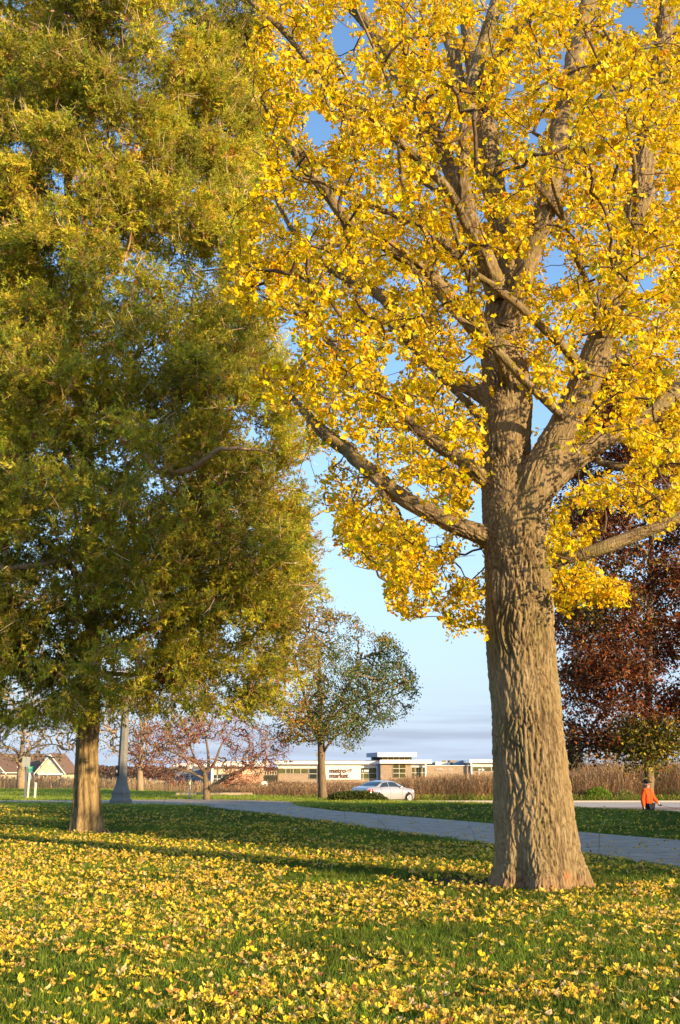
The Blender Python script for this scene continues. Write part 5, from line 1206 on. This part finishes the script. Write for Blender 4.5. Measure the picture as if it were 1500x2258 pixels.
# ---- silver saloon car, local axes: +x forward, y left
ccx = at(846, 1766, 67.2); cz = tz1(ccx.x, 66) + .02
car = thing('parked_car', 'silver saloon car driving away to the right on the street', 'car', (ccx.x, 66.6, cz)); car.rotation_euler = (0, 0, radians(47)); car.name = 'silver_car'
M_sil = mat('silver_paint', (.56,.55,.54), .28, metal=.55, spec=.5, coat=.5); M_cg = mat('car_glass', (.02,.03,.035), .05, spec=.9); M_tyre = mat('tyre_rubber', (.02,.02,.02), .9); M_rim = mat('alloy_rim', (.5,.48,.45), .35, metal=.7); M_tail = mat('tail_lamp', (.55,.01,.03), .15, spec=.8, coat=1); M_blk2 = mat('black_trim', (.015,.015,.016), .6)
LX = np.array([0,.08,.25,.5,.8,1.05,1.3,1.6,1.9,2.2,2.5,2.8,3.1,3.35,3.6,3.9,4.2,4.5,4.7,4.8])
def top(x): return np.interp(x, [0,.08,.2,.45,.85,1.2,1.6,2.0,2.4,2.75,3.1,3.45,3.7,4.1,4.45,4.68,4.8], [.78,.95,1.03,1.07,1.12,1.28,1.41,1.455,1.455,1.41,1.27,1.08,.99,.94,.87,.76,.62])
def belt(x): return np.interp(x, [0,.08,.3,1.2,2.6,3.5,4.1,4.5,4.7,4.8], [.76,.90,.97,.97,.95,.93,.89,.82,.72,.6])
def hw(x): return np.interp(x, [0,.08,.25,.7,1.5,2.6,3.6,4.1,4.5,4.7,4.8], [.62,.74,.84,.90,.915,.915,.90,.87,.80,.68,.55])
def sect(x):
    b, t, w = belt(x), top(x), hw(x); bt = np.interp(x, [0,.1,.4,4.3,4.6,4.8], [.42,.28,.20,.20,.26,.36]); cab = min(1, max(0, (t - b) / .45)); rw_ = w * (.93 - .22 * cab)
    h = [(w * .90, bt), (w * .985, bt + .10), (w, bt + (b - bt) * .45), (w * .995, bt + (b - bt) * .7), (w * .955, b), (w * .90 * (1 - .02) , b + (t - b) * .12 + .006), (rw_ * .985, b + (t - b) * .80), (rw_ * .90, b + (t - b) * .94), (rw_ * .5, b + (t - b) * .992), (0, t)]
    return h
def surf(x, k):  # position on section, k float index on the left (+y) side
    h = sect(x); i = min(int(k), len(h) - 2); f = k - i; return np.array([x, h[i][0] * (1 - f) + h[i+1][0] * f, h[i][1] * (1 - f) + h[i+1][1] * f])
V = []; m_ = 19
xs_ = np.linspace(0, 4.8, 49)
for x in xs_:
    h = sect(x); ring = [(x, y, z) for y, z in h] + [(x, -y, z) for y, z in h[-2::-1]]; V += ring
F = [];
for j in range(len(xs_) - 1):
    for i in range(m_ - 1): F.append([j*m_+i, j*m_+i+1, (j+1)*m_+i+1, (j+1)*m_+i])
    F.append([j*m_+m_-1, j*m_, (j+1)*m_, (j+1)*m_+m_-1])
F.append(list(range(m_))[::-1]); F.append([(len(xs_)-1)*m_+i for i in range(m_)])
V = np.array(V); V[:, 0] -= 2.4
mk('body', V, F, M_sil, car, smooth=True, local=True)
def patch(name, x0a, x0b, x1a, x1b, k0, k1, sgn, m, off=.006, nx=8, nk=4, thick=None):
    """glass pane: lower edge from x0a to x1a at section position k0, upper edge x0b to x1b at k1"""
    V = []
    for j in range(nk + 1):
        v = j / nk; xa, xb = x0a + (x0b - x0a) * v, x1a + (x1b - x1a) * v
        for i in range(nx + 1):
            x = xa + (xb - xa) * i / nx; k = k0 + (k1 - k0) * v; p = surf(x, k); dp = surf(x + .01, k) - p; dk = surf(x, min(k + .05, 8.99)) - p if k < 8.9 else p - surf(x, k - .05)
            n_ = np.cross(dk, dp); n_ = n_ / (np.linalg.norm(n_) + 1e-9); p = p + n_ * off; V.append((p[0] - 2.4, p[1] * sgn, p[2]))
    F = [[j*(nx+1)+i, j*(nx+1)+i+1, (j+1)*(nx+1)+i+1, (j+1)*(nx+1)+i] for j in range(nk) for i in range(nx)]
    return mk(name, V, F, m, car, smooth=True, local=True)
for sg in (1, -1):
    patch('side_window', 1.05, 1.42, 1.98, 1.95, 5.15, 6.0, sg, M_cg); patch('side_window', 2.04, 2.02, 3.22, 2.72, 5.15, 6.0, sg, M_cg)
    patch('tail_light', .02, .06, .42, .36, 3.2, 4.05, sg, M_tail, .012); patch('headlight', 4.35, 4.3, 4.7, 4.66, 3.3, 4.0, sg, mat('lamp_clear', (.7,.7,.7), .1, spec=.8), .01)
    patch('door_line', 2.0, 2.0, 2.012, 2.012, 1.2, 5.0, sg, M_blk2, .003, 1, 6); patch('door_line', 1.12, 1.12, 1.132, 1.132, 2.6, 5.0, sg, M_blk2, .003, 1, 5); patch('door_line', 3.2, 3.2, 3.212, 3.212, 1.2, 4.9, sg, M_blk2, .003, 1, 6)
    patch('sill_trim', 1.4, 1.4, 3.4, 3.4, .6, 1.0, sg, M_blk2, .004, 8, 1)
    for xh in (1.28, 2.2): p = surf(xh, 3.4); MB().box((xh - 2.4, sg * (p[1] - .01), p[2] - .012), (xh - 2.18, sg * (p[1] + .03), p[2] + .012)).build('door_handle', M_sil, car, local=True)
    p = surf(3.05, 5.1); mb = MB(); V_, F_ = tube([(.66, sg * (p[1] - .05), p[2]), (.67, sg * (p[1] + .05), p[2] + .02), (.68, sg * (p[1] + .12), p[2] + .05), (.68, sg * (p[1] + .20), p[2] + .05)], [.02, .05, .085, .05], 8); mb.add(V_, F_); mb.build('wing_mirror', M_sil, car, local=True, smooth=True)
def toppatch(name, x0, x1, k0, m):
    nx, nk = 8, 8; V = []
    for i in range(nx + 1):
        x = x0 + (x1 - x0) * i / nx
        for j in range(nk + 1):
            k = 9 - (9 - k0) * abs(1 - 2 * j / nk); p = surf(x, min(k, 8.999)); V.append((x - 2.4, p[1] * (1 if j < nk / 2 else -1), p[2] + .012))
    return mk(name, V, [[i*(nk+1)+j, i*(nk+1)+j+1, (i+1)*(nk+1)+j+1, (i+1)*(nk+1)+j] for i in range(nx) for j in range(nk)], m, car, smooth=True, local=True)
toppatch('rear_window', .78, 1.48, 6.6, M_cg); toppatch('windscreen', 2.72, 3.48, 6.6, M_cg)
MB().box((-2.415, -.26, .60), (-2.36, .26, .72)).build('number_plate', mat('plate_cream', (.55,.52,.42), .6), car, local=True); MB().box((-2.41, -.5, .26), (-2.3, .5, .42)).build('bumper_insert', M_blk2, car, local=True)
for wx in (-1.42, 1.38):
    for sg in (1, -1):
        MB().lathe([(.0, 0), (.375, 0), (.375, .02), (.0, .02)], (wx, sg * .885 - .0, .36), 28, 'y').build('wheel_arch', M_blk2, car, local=True)
        c_ = (wx, sg * .93 - .1, .335); wh = MB().lathe([(.2, -.0), (.30, -.0), (.33, .03), (.335, .1), (.33, .17), (.30, .20), (.2, .20)], c_, 28, 'y').build('wheel', M_tyre, car, local=True, smooth=True)
        fy = c_[1] + (.205 if sg > 0 else -.005); mb = MB().lathe([(.205, -.012), (.225, 0), (.205, .012)], (wx, fy, .335), 24, 'y')
        for k in range(10): a = k * pi / 5; mb.tube([(wx + .04*cos(a), fy, .335 + .04*sin(a)), (wx + .21*cos(a), fy, .335 + .21*sin(a))], [.022, .018], 5)
        mb.lathe([(.06, -.015), (.06, .015)], (wx, fy, .335), 12, 'y'); rim = mb.build('rim', M_rim, wh, local=True)

# ---- walker in the orange jacket
def skin(name, verts, edges, rad, m, parent, sub=2, root=0):
    me = bpy.data.meshes.new(name); me.from_pydata([tuple(v) for v in verts], edges, []); o = bpy.data.objects.new(name, me); COL.objects.link(o)
    md = o.modifiers.new('Skin', 'SKIN'); md.use_smooth_shade = True
    if not me.skin_vertices: raise RuntimeError('no skin layer')
    for i, r in enumerate(rad):
        rr_ = r if isinstance(r, tuple) else (r, r); me.skin_vertices[0].data[i].radius = rr_; me.skin_vertices[0].data[i].use_root = (i == root)
    ss = o.modifiers.new('S', 'SUBSURF'); ss.levels = sub; ss.render_levels = sub
    dg = bpy.context.evaluated_depsgraph_get(); me2 = bpy.data.meshes.new_from_object(o.evaluated_get(dg)); bpy.data.objects.remove(o, do_unlink=True)
    me2.name = name; me2.materials.clear(); me2.materials.append(m); o2 = bpy.data.objects.new(name, me2); COL.objects.link(o2); o2.parent = parent; return o2
wp = at(1431, 1787, 36.4); wz = tz1(wp.x, 36.4) + .02
pe = thing('person', 'walker in orange jacket and dark brimmed hat holding a leash by the street', 'person', (wp.x, 36.4, wz)); pe.rotation_euler = (0, 0, radians(34))
M_skin = mat('skin', (.55,.30,.20), .6, noise=.06, nscale=20); M_or = mat('orange_fleece', (.80,.095,.015), .9, noise=.10, nscale=14, bump=.5, bscale=30); M_nav = mat('navy_trousers', (.012,.014,.028), .85); M_hat = mat('black_felt', (.014,.012,.010), .8); M_glv = mat('grey_glove', (.035,.035,.045), .85); M_shoe = mat('brown_shoe', (.05,.03,.02), .6); M_hair = mat('grey_hair', (.30,.27,.25), .9)
J = dict(pel=(0,0,.93), sp=(0,.01,1.12), ch=(0,.0,1.33), nk=(0,.0,1.50), jaw=(.0,-.015,1.585), sk=(0,0,1.66), crown=(0,.01,1.735), nose0=(0,-.085,1.64), nose1=(0,-.115,1.625),
  ls=(.17,.0,1.42), le=(.345,.05,1.19), lw=(.52,.0,.99), lh=(.58,-.02,.94), rs=(-.17,0,1.42), re=(-.25,.04,1.14), rw=(-.26,-.02,.88), rh=(-.26,-.035,.80),
  lt=(.09,0,.90), lk=(.11,-.10,.50), la=(.11,.02,.09), lf=(.11,-.12,.045), rt=(-.09,0,.90), rk=(-.10,.04,.49), ra=(-.10,.20,.12), rf=(-.10,.08,.04))
ks = list(J); ix = {k: i for i, k in enumerate(ks)}
E_ = [('pel','sp'),('sp','ch'),('ch','nk'),('nk','jaw'),('jaw','sk'),('sk','crown'),('jaw','nose0'),('nose0','nose1'),('ch','ls'),('ls','le'),('le','lw'),('lw','lh'),('ch','rs'),('rs','re'),('re','rw'),('rw','rh'),('pel','lt'),('lt','lk'),('lk','la'),('la','lf'),('pel','rt'),('rt','rk'),('rk','ra'),('ra','rf')]
R_ = dict(pel=(.15,.11), sp=(.14,.10), ch=(.16,.11), nk=.055, jaw=(.062,.07), sk=(.078,.092), crown=(.055,.06), nose0=.018, nose1=.012, ls=.06, le=.043, lw=.03, lh=.03, rs=.06, re=.043, rw=.03, rh=.03, lt=.085, lk=.06, la=.04, lf=.035, rt=.085, rk=.06, ra=.04, rf=.035)
skin('body', [J[k] for k in ks], [(ix[a], ix[b]) for a, b in E_], [R_[k] for k in ks], M_skin, pe)
def sub_skin(name, keys, edges, rad, m, extra=None): kk = list(keys); q = dict(J); q.update(extra or {}); return skin(name, [q[k] for k in kk], [(kk.index(a), kk.index(b)) for a, b in edges], [rad[k] for k in kk], m, pe)
jk = sub_skin('jacket', ['hem','sp','ch','nk2','ls','le','lw','rs','re','rw'], [('hem','sp'),('sp','ch'),('ch','nk2'),('ch','ls'),('ls','le'),('le','lw'),('ch','rs'),('rs','re'),('re','rw')],
  dict(hem=(.18,.14), sp=(.20,.16), ch=(.20,.15), nk2=(.085,.085), ls=.095, le=.08, lw=.06, rs=.095, re=.08, rw=.062), M_or, dict(hem=(0,0,.95), nk2=(0,-.005,1.515)))
mb = MB().tube([(.0, -.168, .88), (.0, -.185, 1.1), (0, -.165, 1.33), (0, -.10, 1.48)], .008, 5); mb.build('zip', M_blk2, jk, local=True)
sub_skin('trousers', ['pel','lt','lk','la','rt','rk','ra'], [('pel','lt'),('lt','lk'),('lk','la'),('pel','rt'),('rt','rk'),('rk','ra')], dict(pel=(.165,.13), lt=.105, lk=.085, la=.07, rt=.105, rk=.085, ra=.07), M_nav)
for fx, fy, fz in ((.11, .02, .05), (-.10, .19, .06)): MB().tube([(fx, fy + .08, fz), (fx, fy, fz + .01), (fx, fy - .12, fz - .005), (fx, fy - .2, fz - .015)], [.035, .052, .046, .025], 10).build('shoe', M_shoe, pe, local=True, smooth=True)
# hat with dented crown and curled brim, tipped over a head turned to the right
hd = MB(); n = 24; Vh = []
prof = [(.185, .0, .022), (.180, .012, .024), (.13, .004, .0), (.108, .006, 0), (.103, .06, 0), (.092, .105, 0), (.05, .118, 0), (.0, .10, 0)]
for r, h, curl in prof:
    for i in range(n):
        a = 2 * pi * i / n; Vh.append((r * cos(a) * .92, r * sin(a) * 1.08, h + curl * abs(cos(a)) ** 2 * 1.4))
Fh = [[j*n+i, j*n+(i+1) % n, (j+1)*n+(i+1) % n, (j+1)*n+i] for j in range(len(prof) - 1) for i in range(n)] + [list(range(n))[::-1]]
Vh = np.array(Vh) + [0, .008, 1.70]; hat = mk('hat', Vh, Fh, M_hat, pe, smooth=True, local=True); MB().lathe([(.107, .0), (.110, .01), (.108, .03), (.10, .031)], (0, .008, 1.708), 24).build('hat_band', M_blk2, hat, local=True)
M_gl = mat('glasses_frame', (.05,.02,.01), .4); g = MB()
for sx in (-.034, .034): g.tube([(sx + .026*cos(t), -.098, 1.662 + .02*sin(t)) for t in np.linspace(0, 2*pi, 13)], .003, 5); g.tube([(sx * 1.8, -.094, 1.665), (sx * 2.2, .0, 1.665)], .003, 5)
g.tube([(-.01, -.1, 1.665), (.01, -.1, 1.665)], .003, 5); g.build('glasses', M_gl, pe, local=True)
for sx in (-.034, .034): MB().lathe([(.0, -.011), (.011, -.004), (.011, .004), (0, .01)], (sx, -.083, 1.662), 8, 'y').build('eye', M_frame, pe, local=True, smooth=True)
MB().tube([(-.022, -.088, 1.594), (0, -.094, 1.592), (.022, -.088, 1.594)], .006, 6).build('mouth', mat('lip', (.35,.12,.10), .5), pe, local=True)
for sx in (-1, 1): MB().tube([(sx*.08, -.01, 1.62), (sx*.092, .01, 1.645), (sx*.084, .01, 1.675)], [.012, .018, .012], 6).build('ear', M_skin, pe, local=True, smooth=True)
MB().lathe([(.0, -.02), (.082, -.01), (.092, .04), (.09, .09), (.0, .1)], (0, .022, 1.61), 16).build('hair', M_hair, pe, local=True, smooth=True)
def hand(w, d, m, side, curl):
    w = np.array(w, float); d = unit(np.array(d, float)); s_ = unit(np.cross(d, [0, 1, 0])) * side; nrm = np.cross(d, s_); V = [w, w + d * .04, w + d * .085]; E = [(0, 1), (1, 2)]; R = [.026, (.036, .022), (.036, .02)]
    for i, (o_, L) in enumerate(((-.030, .062), (-.010, .075), (.010, .07), (.029, .055))):
        b = w + d * .09 + s_ * o_; V += [b, b + d * L * .5 + nrm * curl * .3 * L, b + d * L * .75 + nrm * curl * .8 * L]; n = len(V); E += [(2, n-3), (n-3, n-2), (n-2, n-1)]; R += [.010, .0095, .008]
    b = w + d * .03 - s_ * .035; V += [b, b - s_ * .02 + d * .03 + nrm * .01, b - s_ * .018 + d * .058 + nrm * .02 * curl]; n = len(V); E += [(1, n-3), (n-3, n-2), (n-2, n-1)]; R += [.012, .011, .009]
    return skin('glove', V, E, R, m, pe, 1, 1)
hand((.52, .0, .99), (.8, -.12, -.55), M_glv, 1, .9); hand((-.26, -.02, .90), (0, -.12, -1), M_glv, -1, .5)
# leash running from the raised hand out to the right
hw_ = Matrix.Rotation(radians(34), 4, 'Z') @ Vector((.62, -.03, .915)); h0 = Vector((wp.x, 36.4, wz)) + hw_
pts = [h0 + Vector((t * 3.2, -.5 * t, -.12 * sin(pi * min(1, t)) - .25 * t)) for t in np.linspace(-.02, 1, 14)]
lt_ = MB().tube(pts, .009, 6).build('dog_leash', mat('leash_brown', (.14,.08,.05), .7)); tag(lt_, 'thin brown leash stretching right from the gloved hand of the walker', 'leash')
